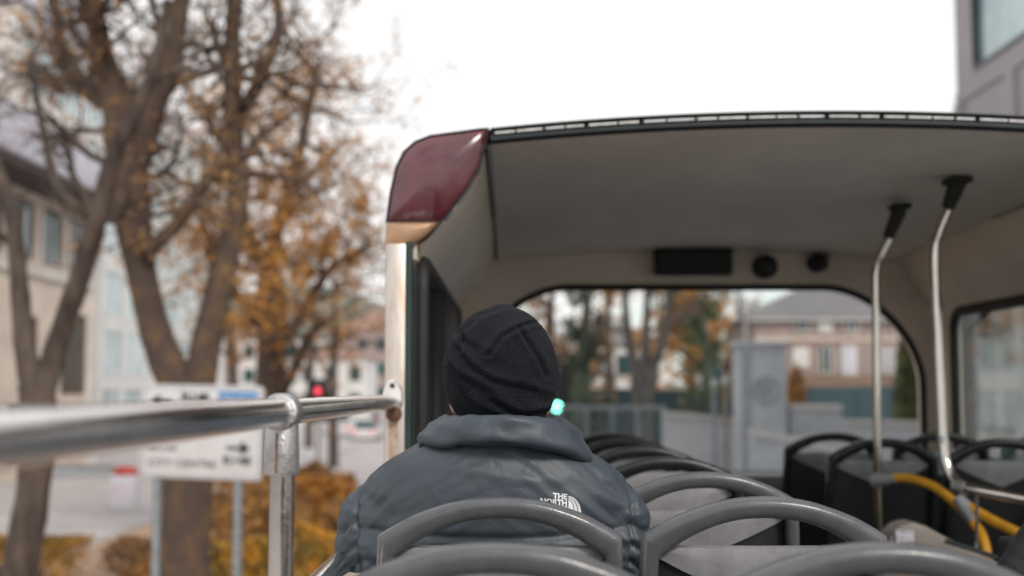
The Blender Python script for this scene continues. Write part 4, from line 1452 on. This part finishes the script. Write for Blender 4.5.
# ------------------------------------------------------------------ road sign
sy = 13.0
root = thing('road_sign', 'white direction sign with black arrows on two grey posts left of the bus', 'road sign', (P(200, 430, sy).x, sy, 0))
RL = root.location
def spart(mb, name, m, parent=root, **kw):
    return part(mb, name, m, parent=parent, **kw)
def quadpath(x0, y0, x1, y1, rad):
    pts = []
    for cx_, cy_, a0 in ((x1 - rad, y0 + rad, -90), (x1 - rad, y1 - rad, 0), (x0 + rad, y1 - rad, 90), (x0 + rad, y0 + rad, 180)):
        for q in range(6):
            a = R(a0 + 90 * q / 5); pts.append((cx_ + rad * math.cos(a), cy_ + rad * math.sin(a)))
    return pts
def sgn(px, py, y=sy):            # sign plane is slightly skewed in the photograph
    return P(px, py, y)
lp = [(a, b2 + (0)) for a, b2 in quadpath(142, 385, 264.5, 479, 6)]
def skew(a, b2):
    # left edge leans and the lower edge falls to the right
    return (a + (b2 - 385) * -.03, b2 + (a - 200) * (.02 + .02 * (b2 - 385) / 94))
face = [P(*skew(a, b2), sy) for a, b2 in lp]
pn = spart(MB().prism(face, (0, 0, 0), (0, .02, 0)), 'sign_panel', M['sign_white'], bevel=.003)
inner = [P(*skew(a, b2), sy - .002) for a, b2 in quadpath(144.5, 387.5, 262, 476.5, 5)]
rim = MB(); rim.tube(inner + [inner[0]], .006, 4)
spart(rim, 'border_line', M['granite_dark'], parent=pn)
def stext(body, px, py, hpx, sx=1.0, m='sign_black', name='lettering', bold=.006):
    sz = hpx * sy / F / .70
    p0 = P(*skew(px, py), sy - .004)
    xf = Matrix.Translation(p0) @ Matrix.Rotation(R(1.8), 4, 'Y') @ Matrix.Rotation(PI / 2, 4, 'X')
    o = text_mesh(body, sz, M[m], name, None, xf, .001, 'LEFT', bold, sx)
    off = pn.location + root.location
    o.parent = pn; o.location = -Vector(off)
stext('R148', 182, 401.5, 8.5, 1.05)
stext('AN LÁR', 150, 452, 6, .95, bold=.0)
stext('CITY CENTRE', 150, 468, 7.5, 1.03, bold=.0)
stext('R148', 225, 463.5, 8.5, 1.08, bold=.003)
def sbox(px0, px1, py0, py1, m, name, yo=.006):
    pts = [P(*skew(a, b2), sy - yo) for a, b2 in ((px0, py1), (px1, py1), (px1, py0), (px0, py0))]
    spart(MB().prism(pts, (0, 0, 0), (0, .003, 0)), name, M[m], parent=pn)
sbox(219, 258, 391, 404, 'sign_blue', 'blue_patch')
p0 = P(*skew(221, 401.2), sy - .008)
o = text_mesh('M50 SOUTH', 5.6 * sy / F / .7, M['sign_white'], 'lettering', None, Matrix.Translation(p0) @ Matrix.Rotation(R(1.8), 4, 'Y') @ Matrix.Rotation(PI / 2, 4, 'X'), .001, 'LEFT', .001, .93)
o.parent = pn; o.location = -Vector(pn.location + root.location)
def arrow(tip, tail, yc):
    s_ = 1 if tip > tail else -1
    pts = [(tail, yc - 1.6), (tip - s_ * 9, yc - 1.6), (tip - s_ * 11, yc - 5.5), (tip - s_ * 7, yc - 5.5), (tip, yc), (tip - s_ * 7, yc + 5.5), (tip - s_ * 11, yc + 5.5), (tip - s_ * 9, yc + 1.6), (tail, yc + 1.6)]
    spart(MB().prism([P(*skew(a, b2), sy - .006) for a, b2 in pts], (0, 0, 0), (0, .003, 0)), 'arrow', M['sign_black'], parent=pn)
arrow(151, 172, 402)
arrow(252, 228, 447)
for pxx, pyy in ((157, 500), (238, 500)):
    p0 = P(pxx, pyy, sy + .05)
    spart(MB().tube([(p0.x, sy + .055, 0.1), (p0.x, sy + .055, P(200, 388, sy).z)], .045, 14), 'sign_post', M['galv'], smooth=True)

# ------------------------------------------------------------------ poster box with a red top
p0 = P(125, 503, 38)
root = thing('litter_bin', 'white poster covered bin with rounded red top on the pavement', 'bin', (p0.x, 38, .12))
MB().box(-.36, .36, -.3, .3, 0, .98).build('bin_body', M['poster'], root, bevel=.04)
t_ = MB(); t_.loft([[Vector((math.cos(a) * .38 * s_, math.sin(a) * .32 * s_, z)) for a in (2 * PI * q / 24 for q in range(24))] for z, s_ in ((.985, 1), (1.08, .98), (1.17, .8), (1.22, .45), (1.235, .1))])
t_.build('bin_top', M['red_plastic'], root, smooth=True)

# ------------------------------------------------------------------ traffic lights
def traffic_light(px, py, Y, lit, label):
    p = P(px, py, Y)
    root = thing('traffic_light', label, 'traffic light', (p.x, Y, 0), 0, 'traffic lights')
    which = 0 if lit == 'red' else 2
    zc = p.z + (-.3 if lit == 'red' else .3)        # middle lamp height
    MB().tube([(0, .1, 0), (0, .1, zc + .6)], .055, 12).build('pole', M['galv'], root, smooth=True)
    hd2 = MB().box(-.16, .16, -.1, .08, zc - .5, zc + .5).build('signal_head', M['black'], root, bevel=.03)
    MB().box(-.3, .3, .085, .095, zc - .68, zc + .68).build('backing_board', M['rubber'], root)
    for q in range(3):
        z = zc + .3 - q * .3
        on = q == which
        m = M['red_lamp'] if (on and lit == 'red') else M['green_lamp'] if on else M['trim_dark']
        MB().tube([(0, -.1, z), (0, -.125, z), (0, -.135, z)], [.11, .1, .05], 20).build('lamp', m, hd2, smooth=True)
        hood = MB()
        hood.loft([[Vector((math.cos(a) * .12, y, z + math.sin(a) * .12)) for a in (PI * (k_ / 10 * 1.1 - .05) for k_ in range(11))] for y in (-.1, -.24)], cap=False, closed=False)
        hood.build('hood', M['black'], hd2, smooth=True)
traffic_light(318.5, 391, 40, 'red', 'traffic light showing red, far left beyond the handrail')
traffic_light(557, 407, 30, 'green', 'traffic light showing green beside the beanie')

# ------------------------------------------------------------------ buildings, left side
def facade_window(root, x, y0, y1, z0, z1, m, fm, depth=.25, mull=1, face=1, frame=.08):
    """window in a wall whose plane is x = const and faces +x (face=1) or -x."""
    s = face
    a, b_ = sorted((x + s * .02, x - s * depth))
    fr = MB()
    def bx(y0_, y1_, z0_, z1_, xa=a, xb=b_): fr.box(xa, xb, y0_, y1_, z0_, z1_)
    bx(y0, y1, z0, z0 + frame); bx(y0, y1, z1 - frame, z1)
    bx(y0, y0 + frame, z0 + frame, z1 - frame); bx(y1 - frame, y1, z0 + frame, z1 - frame)
    for q in range(mull):
        yc = y0 + (y1 - y0) * (q + 1) / (mull + 1)
        bx(yc - frame * .4, yc + frame * .4, z0 + frame, z1 - frame)
    f_ = fr.build('window', fm, root)
    pa = x - s * depth * .35
    g_ = MB().box(min(pa, pa - s * .02), max(pa, pa - s * .02), y0 + frame * .5, y1 - frame * .5, z0 + frame * .5, z1 - frame * .5)
    go = g_.build('pane', m, f_)
    return f_

def wall_with_holes(root, x, y0, y1, z0, z1, holes, m, name='wall', th=.35, face=1):
    """wall slab in plane x=const (outer face at x) with rectangular holes (y0,y1,z0,z1)."""
    ysl = sorted({y0, y1, *[h[0] for h in holes], *[h[1] for h in holes]})
    zsl = sorted({z0, z1, *[h[2] for h in holes], *[h[3] for h in holes]})
    w_ = MB()
    xa, xb = sorted((x, x - face * th))
    for i in range(len(ysl) - 1):
        run = None
        for j in range(len(zsl) - 1):
            cy_, cz_ = (ysl[i] + ysl[i + 1]) / 2, (zsl[j] + zsl[j + 1]) / 2
            hole = any(h[0] < cy_ < h[1] and h[2] < cz_ < h[3] for h in holes)
            if not hole:
                w_.box(xa, xb, ysl[i], ysl[i + 1], zsl[j], zsl[j + 1])
    return w_.build(name, m, root)

# cream office block with the big overhanging roof
XB = -19.0
root = thing('office_building', 'cream stone office block with wide pale overhanging roof at the left', 'building', (0, 0, 0))
holes = []
yy = 33.0
while yy < 56:
    holes.append((yy, yy + 1.9, 8.7, 11.0)); yy += 3.1
h2 = [(36.2, 40.6, 5.3, 6.5), (42.2, 46.2, 5.3, 6.5), (49.2, 51.2, 4.6, 6.5), (54, 57, 3.4, 6.9), (34, 36, 1.2, 3.2), (48.5, 51, .9, 3.0)]
wall_with_holes(root, XB, 30, 58, 0, 11.4, holes + h2, M['stone_cream'])
MB().box(XB - 12, XB - .36, 30, 58, 0, 11.3).build('core', M['soffit'], root)
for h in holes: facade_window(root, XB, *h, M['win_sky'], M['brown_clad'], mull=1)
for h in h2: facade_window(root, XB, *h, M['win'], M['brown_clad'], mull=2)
MB().box(XB + .004, XB + .1, 38, 46.4, 3.5, 5.2).build('timber_panel', M['timber'], root)
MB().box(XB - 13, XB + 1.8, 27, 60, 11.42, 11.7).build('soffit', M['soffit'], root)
MB().box(XB - 13.1, XB + 1.95, 26.8, 60.3, 11.71, 13.4).build('roof', M['roof_pale'], root, bevel=.12)
MB().box(XB + .004, XB + .18, 30, 58, 8.1, 8.4).build('string_course', M['stone_pale'], root)
MB().box(XB + .004, XB + .25, 57.2, 58.2, 0, 11.4).build('corner_pier', M['stone_pale'], root)
# tall tower behind
root = thing('tower_block', 'tall narrow grey tower rising behind the overhanging roof', 'building', (0, 0, 0))
px0, px1 = P(44, 100, 120).x, P(70, 100, 120).x
MB().box(px0, px1, 120, 126, 0, 62).build('wall', M['roof_pale'], root)
MB().box(px0 - .02, px0 + 1.1, 119.9, 120.0, 12, 61).build('dark_window_strip', M['win'], root)
for q in range(12):
    f_ = MB().box(px0 + 1.3, px1 - .2, 119.88, 119.98, 15 + q * 3.8, 16.8 + q * 3.8).build('window', M['win_sky'], root)
# glass and white block behind the mossy tree
root = thing('glass_building', 'white framed building of pale teal glass behind the mossy tree', 'building', (0, 0, 0))
X2 = -24
gz = [(62 + q * 4.4, 65.6 + q * 4.4, 1 + k_ * 3.5, 3.7 + k_ * 3.5) for q in range(10) for k_ in range(6)]
wall_with_holes(root, X2, 61, 107, 0, 22.5, gz, M['white_wall'])
MB().box(X2 - 14, X2 - .36, 61, 107, 0, 22.3).build('core', M['stone_pale'], root)
for h in gz: facade_window(root, X2, *h, M['win_sky'], M['white_wall'], mull=1)
yw = 61
MB().box(X2 - 14.5, X2 + .3, 60.7, 107.4, 22.55, 23).build('roof', M['roof_pale'], root)
for q in range(5):
    for k_ in range(5):
        x0_ = X2 - 3.4 - q * 2.6
        w0 = MB().box(x0_, x0_ + 1.9, 60.9, 60.99, 2 + k_ * 3.8, 4.4 + k_ * 3.8).build('window', M['win'], root)
        MB().box(x0_ + .1, x0_ + 1.8, 60.86, 60.895, 2.1 + k_ * 3.8, 4.3 + k_ * 3.8).build('pane', M['win_sky'], w0)

def block(name, label, x0, x1, y0, y1, h, wm, rm, nwx, nwz, wmat='win', wz0=1.2, frac=.5, pitched=False, group=None, side=0):
    root = thing(name, label, 'building', ((x0 + x1) / 2, (y0 + y1) / 2, 0), 0, group)
    def pp(mb, nm, m, parent=None, **kw): return part(mb, nm, m, parent=parent or root, **kw)
    pp(MB().box(x0, x1, y0, y1, 0, h), 'wall', wm)
    if pitched:
        e = .35
        rz = h + min(x1 - x0, y1 - y0) * .32
        r_ = MB()
        W_, D_ = x1 - x0, y1 - y0
        ins = min(W_, D_) * .5
        r_.add([(x0 - e, y0 - e, h), (x1 + e, y0 - e, h), (x1 + e, y1 + e, h), (x0 - e, y1 + e, h),
                (x0 + ins, (y0 + y1) / 2, rz), (x1 - ins, (y0 + y1) / 2, rz)],
               [(0, 1, 5, 4), (1, 2, 5), (2, 3, 4, 5), (3, 0, 4), (3, 2, 1, 0)])
        ro_ = pp(r_, 'roof', rm)
    else:
        ro_ = pp(MB().box(x0 - .2, x1 + .2, y0 - .2, y1 + .2, h + .003, h + .4), 'roof', rm)
    sx_ = (x1 - x0) / nwx; sz_ = (h - wz0) / nwz
    for i in range(nwx):
        for j in range(nwz):
            a = x0 + sx_ * (i + .5 - frac / 2); b_ = a + sx_ * frac
            c_ = wz0 + sz_ * (j + .2); d_ = c_ + sz_ * .55
            w0 = pp(MB().box(a - .08, b_ + .08, y0 - .06, y0 - .004, c_ - .08, d_ + .08), 'window', M['white_wall'])
            pp(MB().box(a, b_, y0 - .08, y0 - .062, c_, d_), 'pane', M[wmat], parent=w0)
    if side:
        xs_ = x1 if side > 0 else x0
        nwy = max(2, int((y1 - y0) / 3.5)); sy_ = (y1 - y0) / nwy
        for i in range(nwy):
            for j in range(nwz):
                a = y0 + sy_ * (i + .3); b_ = a + sy_ * .45
                c_ = wz0 + sz_ * (j + .2); d_ = c_ + sz_ * .55
                q0, q1 = sorted((xs_ + side * .004, xs_ + side * .05))
                pp(MB().box(q0, q1, a, b_, c_, d_), 'window', M[wmat])
    return root
bush(13, -5.6, 20.5, 1.3, 1.2, .75, M['leaf_rust'], 'shrub', 'small rusty shrub between the two sign posts', 'shrub', 3000, .08, gh, False, .16)
bush(14, -3.2, 24.5, 1.1, 1.2, 1.25, M['leaf_rust'], 'shrub', 'rusty brown shrub just left of the jacket shoulder', 'shrub', 3000, .09, gh, False, .16)
bush(15, -7.0, 24.5, 1.6, 1.2, .6, M['leaf_brown'], 'shrub', 'thin brown shrub right of the low yellow hedge', 'shrub', 1800, .08, gh, False, .16)
bush(16, -3.7, 27.5, 1.2, 1.2, 1.5, M['leaf_orange'], 'shrub', 'bright orange shrub right of the steel rail post', 'shrub', 3000, .09, gh, False, .16)
gd = 'small buildings down the street'
block('town_building', 'white building with dark windows far down the street left of the post', -32, -22, 150, 162, 9.6, M['white_wall'], M['slate'], 4, 3, group=gd)
block('town_building', 'low white shop front right of the red traffic light', -21.5, -14.5, 128, 138, 6.8, M['white_wall'], M['brick_red'], 3, 2, pitched=True, group=gd)
block('town_building', 'red roofed distant house beneath the hill', -42, -33, 175, 185, 10.5, M['brick'], M['brick_red'], 3, 3, pitched=True, group=gd)
block('town_building', 'brick terrace beneath the hill beside the canopy post', -30, -14, 215, 228, 13.5, M['brick'], M['brick_red'], 5, 3, pitched=True, group=gd)
block('town_building', 'cream block behind the orange leaved tree', -52, -38, 132, 146, 15, M['stone_cream'], M['roof_pale'], 5, 4, wmat='win_sky', group=gd)
# beyond the windscreen
block('town_building', 'long white low building left of the stone pillar', 12.6, 19.5, 84, 92, 6.4, M['white_wall'], M['brick_red'], 4, 1, wz0=1.5, group=gd)
block('town_building', 'white house glimpsed between ivy covered and forked trees', 5.2, 11.5, 96, 104, 7.0, M['white_wall'], M['slate'], 3, 2, pitched=True, group=gd)
block('town_building', 'pale house glimpsed right of the beanie', -2, 4.6, 104, 112, 6.6, M['stone_pale'], M['slate'], 3, 2, pitched=True, group=gd)

# brick house behind the hoarding
HY0 = 62
hx0, hx1 = P(756, 340, HY0).x, P(936, 340, HY0).x
eave = P(800, 318, HY0).z
root = thing('brick_house', 'two storey pinkish brick house with grey hipped roof behind green hoarding', 'house', ((hx0 + hx1) / 2, HY0, 0))
def hp(mb, nm, m, parent=None, **kw): return part(mb, nm, m, parent=parent or root, **kw)
hp(MB().box(hx0, hx1, HY0, HY0 + 9, 0, eave), 'wall', M['brick'])
r_ = MB(); e = .5; rz = eave + 1.95
r_.add([(hx0 - e, HY0 - e, eave), (hx1 + e, HY0 - e, eave), (hx1 + e, HY0 + 9 + e, eave), (hx0 - e, HY0 + 9 + e, eave), (hx0 + 3, HY0 + 4.5, rz - .2), (hx1 - 3, HY0 + 4.5, rz - .2)],
       [(0, 1, 5, 4), (1, 2, 5), (2, 3, 4, 5), (3, 0, 4), (3, 2, 1, 0)])
hr_ = hp(r_, 'roof', M['slate'])
hp(MB().box(hx1 - 3.2, hx1 - 2.4, HY0 + 5, HY0 + 5.8, rz - .8, rz + 1.2), 'chimney', M['brick'], parent=hr_)
hp(MB().box(hx0 - .06, hx1 + .06, HY0 - .08, HY0 - .003, P(800, 341, HY0).z, P(800, 337.5, HY0).z), 'string_course', M['stone_cream'])
hp(MB().box(hx0 - .4, hx1 + .4, HY0 - .42, HY0 - .3, eave - .14, eave + .03), 'gutter', M['white_wall'])
for cx_, y0_, y1_, hw_, wm_ in ((802, 318.5, 330, 5.5, 'win'), (824.5, 317.5, 331, 5.5, 'white_wall'), (851, 319, 330.5, 5, 'win'), (900, 319, 331, 5, 'win'),
                          (800.5, 348, 366, 6.5, 'white_wall'), (826, 347.5, 372, 5, 'win'), (848.5, 346, 374, 6, 'roof_pale'), (887, 348, 372, 6, 'label_grey')):
    a = P(cx_ - hw_, y1_, HY0); b2 = P(cx_ + hw_, y0_, HY0)
    w0 = hp(MB().box(a.x - .08, b2.x + .08, HY0 - .1, HY0 - .004, a.z - .1, b2.z + .06), 'window', M['stone_pale'])
    hp(MB().box(a.x, b2.x, HY0 - .12, HY0 - .102, a.z, b2.z), 'pane', M[wm_], parent=w0)
    hp(MB().box((a.x + b2.x) / 2 - .03, (a.x + b2.x) / 2 + .03, HY0 - .14, HY0 - .122, a.z, b2.z), 'glazing_bar', M['white_wall'], parent=w0)
    if y0_ < 340:
        continue
    hp(MB().box(a.x - .15, b2.x + .15, HY0 - .13, HY0 - .002, b2.z + .065, b2.z + .22), 'lintel', M['brick_red'])
hp(MB().box(hx0, hx1 - 1, HY0 - 1.2, HY0 - .5, 0, P(800, 376, HY0).z), 'porch_wall', M['brown_clad'])

# green hoarding
def hoarding(px0, px1, top, Y, label):
    a, b_ = P(px0, top, Y), P(px1, top, Y)
    root = thing('hoarding', label, 'fence', ((a.x + b_.x) / 2, Y, 0), 0, 'dark green site hoardings')
    n = max(2, int((b_.x - a.x) / 1.3)); w_ = (b_.x - a.x) / n
    for i in range(n):
        part(MB().box(a.x + i * w_ + .01, a.x + (i + 1) * w_ - .01, Y, Y + .05, 0, a.z + .03 * math.sin(i * 2.1)), 'board', M['hoarding'], parent=root)
    for i in range(n + 1):
        part(MB().box(a.x + i * w_ - .05, a.x + i * w_ + .05, Y + .055, Y + .15, 0, a.z - .05), 'fence_post', M['brown_clad'], parent=root)
hoarding(560, 737, 389, 46, 'dark green hoarding left of the stone pillar')
hoarding(806, 905, 387, 46, 'dark green hoarding right of the stone pillar below the house')

# stone pillar with round emblem, attached walls
Y = 24.0
root = thing('stone_pillar', 'tall pale grey stone gate pillar with cap and round carved emblem', 'pillar', (P(764, 400, Y).x, Y, 0))
a, b2 = P(741, 400, Y).x, P(787, 400, Y).x
top = P(764, 347, Y).z
part(MB().box(a, b2, Y, Y + .9, 0, top), 'shaft', M['granite'], parent=root, bevel=.02)
part(MB().box(a - .05, b2 + .05, Y - .05, Y + .95, top + .003, P(764, 341, Y).z), 'cap', M['granite'], parent=root, bevel=.02)
part(MB().box(a, a + .17, Y - .035, Y - .003, 0, top - .05), 'left_face_strip', M['granite_dark'], parent=root, bevel=.01)  # darker strip stands for the pillar's narrow left face
em = P(766, 390, Y)
e1 = MB()
cp_ = [Vector((em.x + math.cos(t) * .235, Y - .012, em.z + math.sin(t) * .235)) for t in (2 * PI * q / 32 for q in range(33))]
e1.tube(cp_, .028, 8)
for q in range(8):
    t = 2 * PI * q / 8
    e1.tube([(em.x + math.cos(t) * .05, Y - .01, em.z + math.sin(t) * .05), (em.x + math.cos(t) * .17, Y - .01, em.z + math.sin(t) * .17)], .022, 6)
part(e1, 'emblem', M['granite_dark'], parent=root, smooth=True)
def lowwall(name, label, pts_px, Y, th, m, capm=None):
    a = [P(x, y, Y) for x, y in pts_px]
    root = thing(name, label, 'wall', (a[0].x, Y, 0))
    loop = [Vector((p.x, Y, p.z)) for p in a] + [Vector((a[-1].x, Y, 0)), Vector((a[0].x, Y, 0))]
    part(MB().prism(loop, (0, 0, 0), (0, th, 0)), 'wall_face', m, parent=root)
    cpm = MB()
    lo_ = [Vector((p.x, Y - .05, p.z + .004)) for p in a]; 
    for p, q in zip(lo_, lo_[1:]):
        cpm.prism([p, q, q + Vector((0, 0, .1)), p + Vector((0, 0, .1))], (0, 0, 0), (0, th + .1, 0))
    part(cpm, 'coping', capm or m, parent=root)
lowwall('low_wall', 'low stone wall with pale coping right of the pillar', [(790, 410), (842, 410)], 24.3, .5, M['granite'], M['stone_pale'])
lowwall('low_wall', 'sloping pale concrete wall left of the pillar', [(664, 416), (700, 419), (737, 424)], 27, .4, M['concrete'], M['stone_pale'])
lowwall('low_wall', 'long low pale wall running right below the hoarding', [(846, 424), (925, 426)], 30, .4, M['concrete'], M['stone_pale'])
lowwall('ramp_wall', 'sloping ramp wall in front of the stone pillar', [(752, 436), (800, 444), (842, 456)], 20, .3, M['granite'], M['stone_pale'])
lowwall('low_wall', 'low grey wall at the edge of the left pavement', [(55, 466), (112, 468)], 52, .5, M['granite_dark'], M['kerb'])

# metal railing seen through the windscreen
root = thing('metal_railing', 'grey green metal railing of upright bars left of the sloping wall', 'railing', (P(610, 410, 28).x, 28, 0))
a, b_ = P(535, 404, 28), P(664, 404, 28)
n = 30
for i in range(n + 1):
    x = a.x + (b_.x - a.x) * i / n
    part(MB().tube([(x, 28, 0), (x, 28, a.z - .03)], .013 if i % 6 else .04, 6), 'bar' if i % 6 else 'rail_post', M['galv'], parent=root)
part(MB().box(a.x, b_.x, 27.97, 28.03, a.z - .1, a.z - .04), 'top_rail', M['galv'], parent=root)
part(MB().box(a.x, b_.x, 27.97, 28.03, .3, .36), 'bottom_rail', M['galv'], parent=root)
for px, lab, top_, m_ in ((714, 'white topped slim post left of the stone pillar', 386, 'galv'), (725, 'pinkish slim post beside the stone pillar', 384, 'brick'), (745, 'pale lamp post rising behind the stone pillar', 300, 'stone_pale')):
    yq = 26 if px < 740 else 40
    p0 = P(px, top_, yq)
    root = thing('street_post' if px < 740 else 'lamp_post', lab, 'post', (p0.x, yq, 0))
    part(MB().tube([(p0.x, yq, 0), (p0.x, yq, p0.z)], [.045, .04] if px < 740 else [.07, .055], 12), 'shaft', M[m_], parent=root, smooth=True)
    part(MB().tube([(p0.x, yq, p0.z), (p0.x, yq, p0.z + .03), (p0.x, yq, p0.z + .1), (p0.x, yq, p0.z + .14)], [.055, .06, .05, .02], 12), 'finial', M['white_wall'], parent=root, smooth=True)

# ------------------------------------------------------------------ right side modern building
XR = 9.0
root = thing('modern_building', 'grey modern building with large dark framed windows on the right', 'building', (0, 0, 0))
rz = [5.2, 8.9, 12.6, 16.3, 20.0]
holes = []
for (z0_, z1_) in ((.7, 2.9), (3.95, 5.5), (6.9, 8.2), (9.75, 13.2), (14.6, 17.6), (18.6, 21.6)):
    wy = 24.55
    while wy > 8:
        L = 1.55 if z0_ < 9 else 3.3
        holes.append((wy - L, wy, z0_, z1_)); wy -= L + (.55 if z0_ < 9 else .5)
wall_with_holes(root, XR, 6, 25.5, 0, 23, holes, M['mauve'], face=-1)
MB().box(XR + .36, XR + 10, 6, 25.5, 0, 22.8).build('core', M['soffit'], root)
for h in holes:
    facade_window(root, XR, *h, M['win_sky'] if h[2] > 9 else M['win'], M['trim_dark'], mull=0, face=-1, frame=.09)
for z in (3.3, 6.2, 9.3, 13.7):
    MB().box(XR - .04, XR - .004, 6, 25.49, z, z + .22).build('ledge', M['mauve'], root)
MB().box(XR - .2, XR + 10.2, 5.8, 25.55, 23.003, 23.5).build('roof', M['mauve'], root)
for y_ in (25.3, 22.6, 20.4):
    MB().box(XR - .09, XR - .004, y_ - .18, y_ + .18, 0, 9.29).build('pilaster', M['mauve'], root)

# ------------------------------------------------------------------ vehicles far ahead
def car(px, Y, m, label, van=False, away=True, rz=0):
    x = (px - 512) / F * Y
    root = thing('parked_van' if van else 'car', label, 'van' if van else 'car', (x, Y, .0), rz, 'vehicles down the street')
    W_, L_, H_ = (1.0, 5.2, 2.2) if van else (.9, 4.3, 1.45)
    def sec(y, pts): return [Vector((a, y, b_)) for a, b_ in pts]
    low = lambda w1, h1, h0=.3: [(-w1, h0), (-w1, h1 * .7), (-w1 * .95, h1), (w1 * .95, h1), (w1, h1 * .7), (w1, h0)]
    MB().loft([sec(-L_ / 2, low(W_ * .85, .75)), sec(-L_ / 2 + .25, low(W_, .9)), sec(0, low(W_, .92)), sec(L_ / 2 - .4, low(W_, .85)), sec(L_ / 2, low(W_ * .85, .65))]).build('body', m, root, smooth=True, angle=50)
    if van:
        cab = [sec(-L_ / 2 + .05, low(W_ * .92, H_, .93)), sec(L_ / 2 - 1.6, low(W_ * .92, H_, .93)), sec(L_ / 2 - .8, low(W_ * .88, 1.0, .92))]
    else:
        cab = [sec(-L_ / 2 + .3, low(W_ * .8, .95, .93)), sec(-L_ / 2 + .8, low(W_ * .76, H_, .93)), sec(L_ / 2 - 2.0, low(W_ * .76, H_, .93)), sec(L_ / 2 - 1.2, low(W_ * .8, .95, .93))]
    MB().loft(cab).build('cabin', m if van else M['win'], root, smooth=True, angle=50)
    if not van:
        MB().box(-W_ * .68, W_ * .68, -L_ / 2 + .82, L_ / 2 - 2.0, H_ - .02, H_ + .03).build('roof_panel', m, root, bevel=.01)
    else:
        MB().box(-W_ * .8, W_ * .8, -L_ / 2 + .0, -L_ / 2 + .04, 1.3, 1.95).build('rear_window', M['win'], root)
    for s in (-1, 1):
        MB().box(s * W_ * .7 - .14, s * W_ * .7 + .14, -L_ / 2 - .03, -L_ / 2 + .05, .62, .78).build('tail_light', M['tail'], root)
        for yy in (-L_ / 2 + .8, L_ / 2 - .8):
            w0 = MB().tube([(s * (W_ - .18), yy, .32), (s * (W_ + .01), yy, .32)], .32, 16).build('wheel', M['rubber'], root)
            MB().tube([(s * (W_ + .005), yy, .32), (s * (W_ + .02), yy, .32)], .18, 12).build('rim', M['galv'], w0)
car(344, 100, M['car_white'], 'white van far down the street just above the rail', van=True)
car(368, 92, M['car_white'], 'white hatchback beside the canopy post far down the street')
car(330, 120, M['car_white'], 'small white car behind the white van')
car(372, 135, M['car_dark'], 'dark car furthest away by the canopy post')
car(228, 75, M['car_white'], 'white car parked behind the mossy tree')
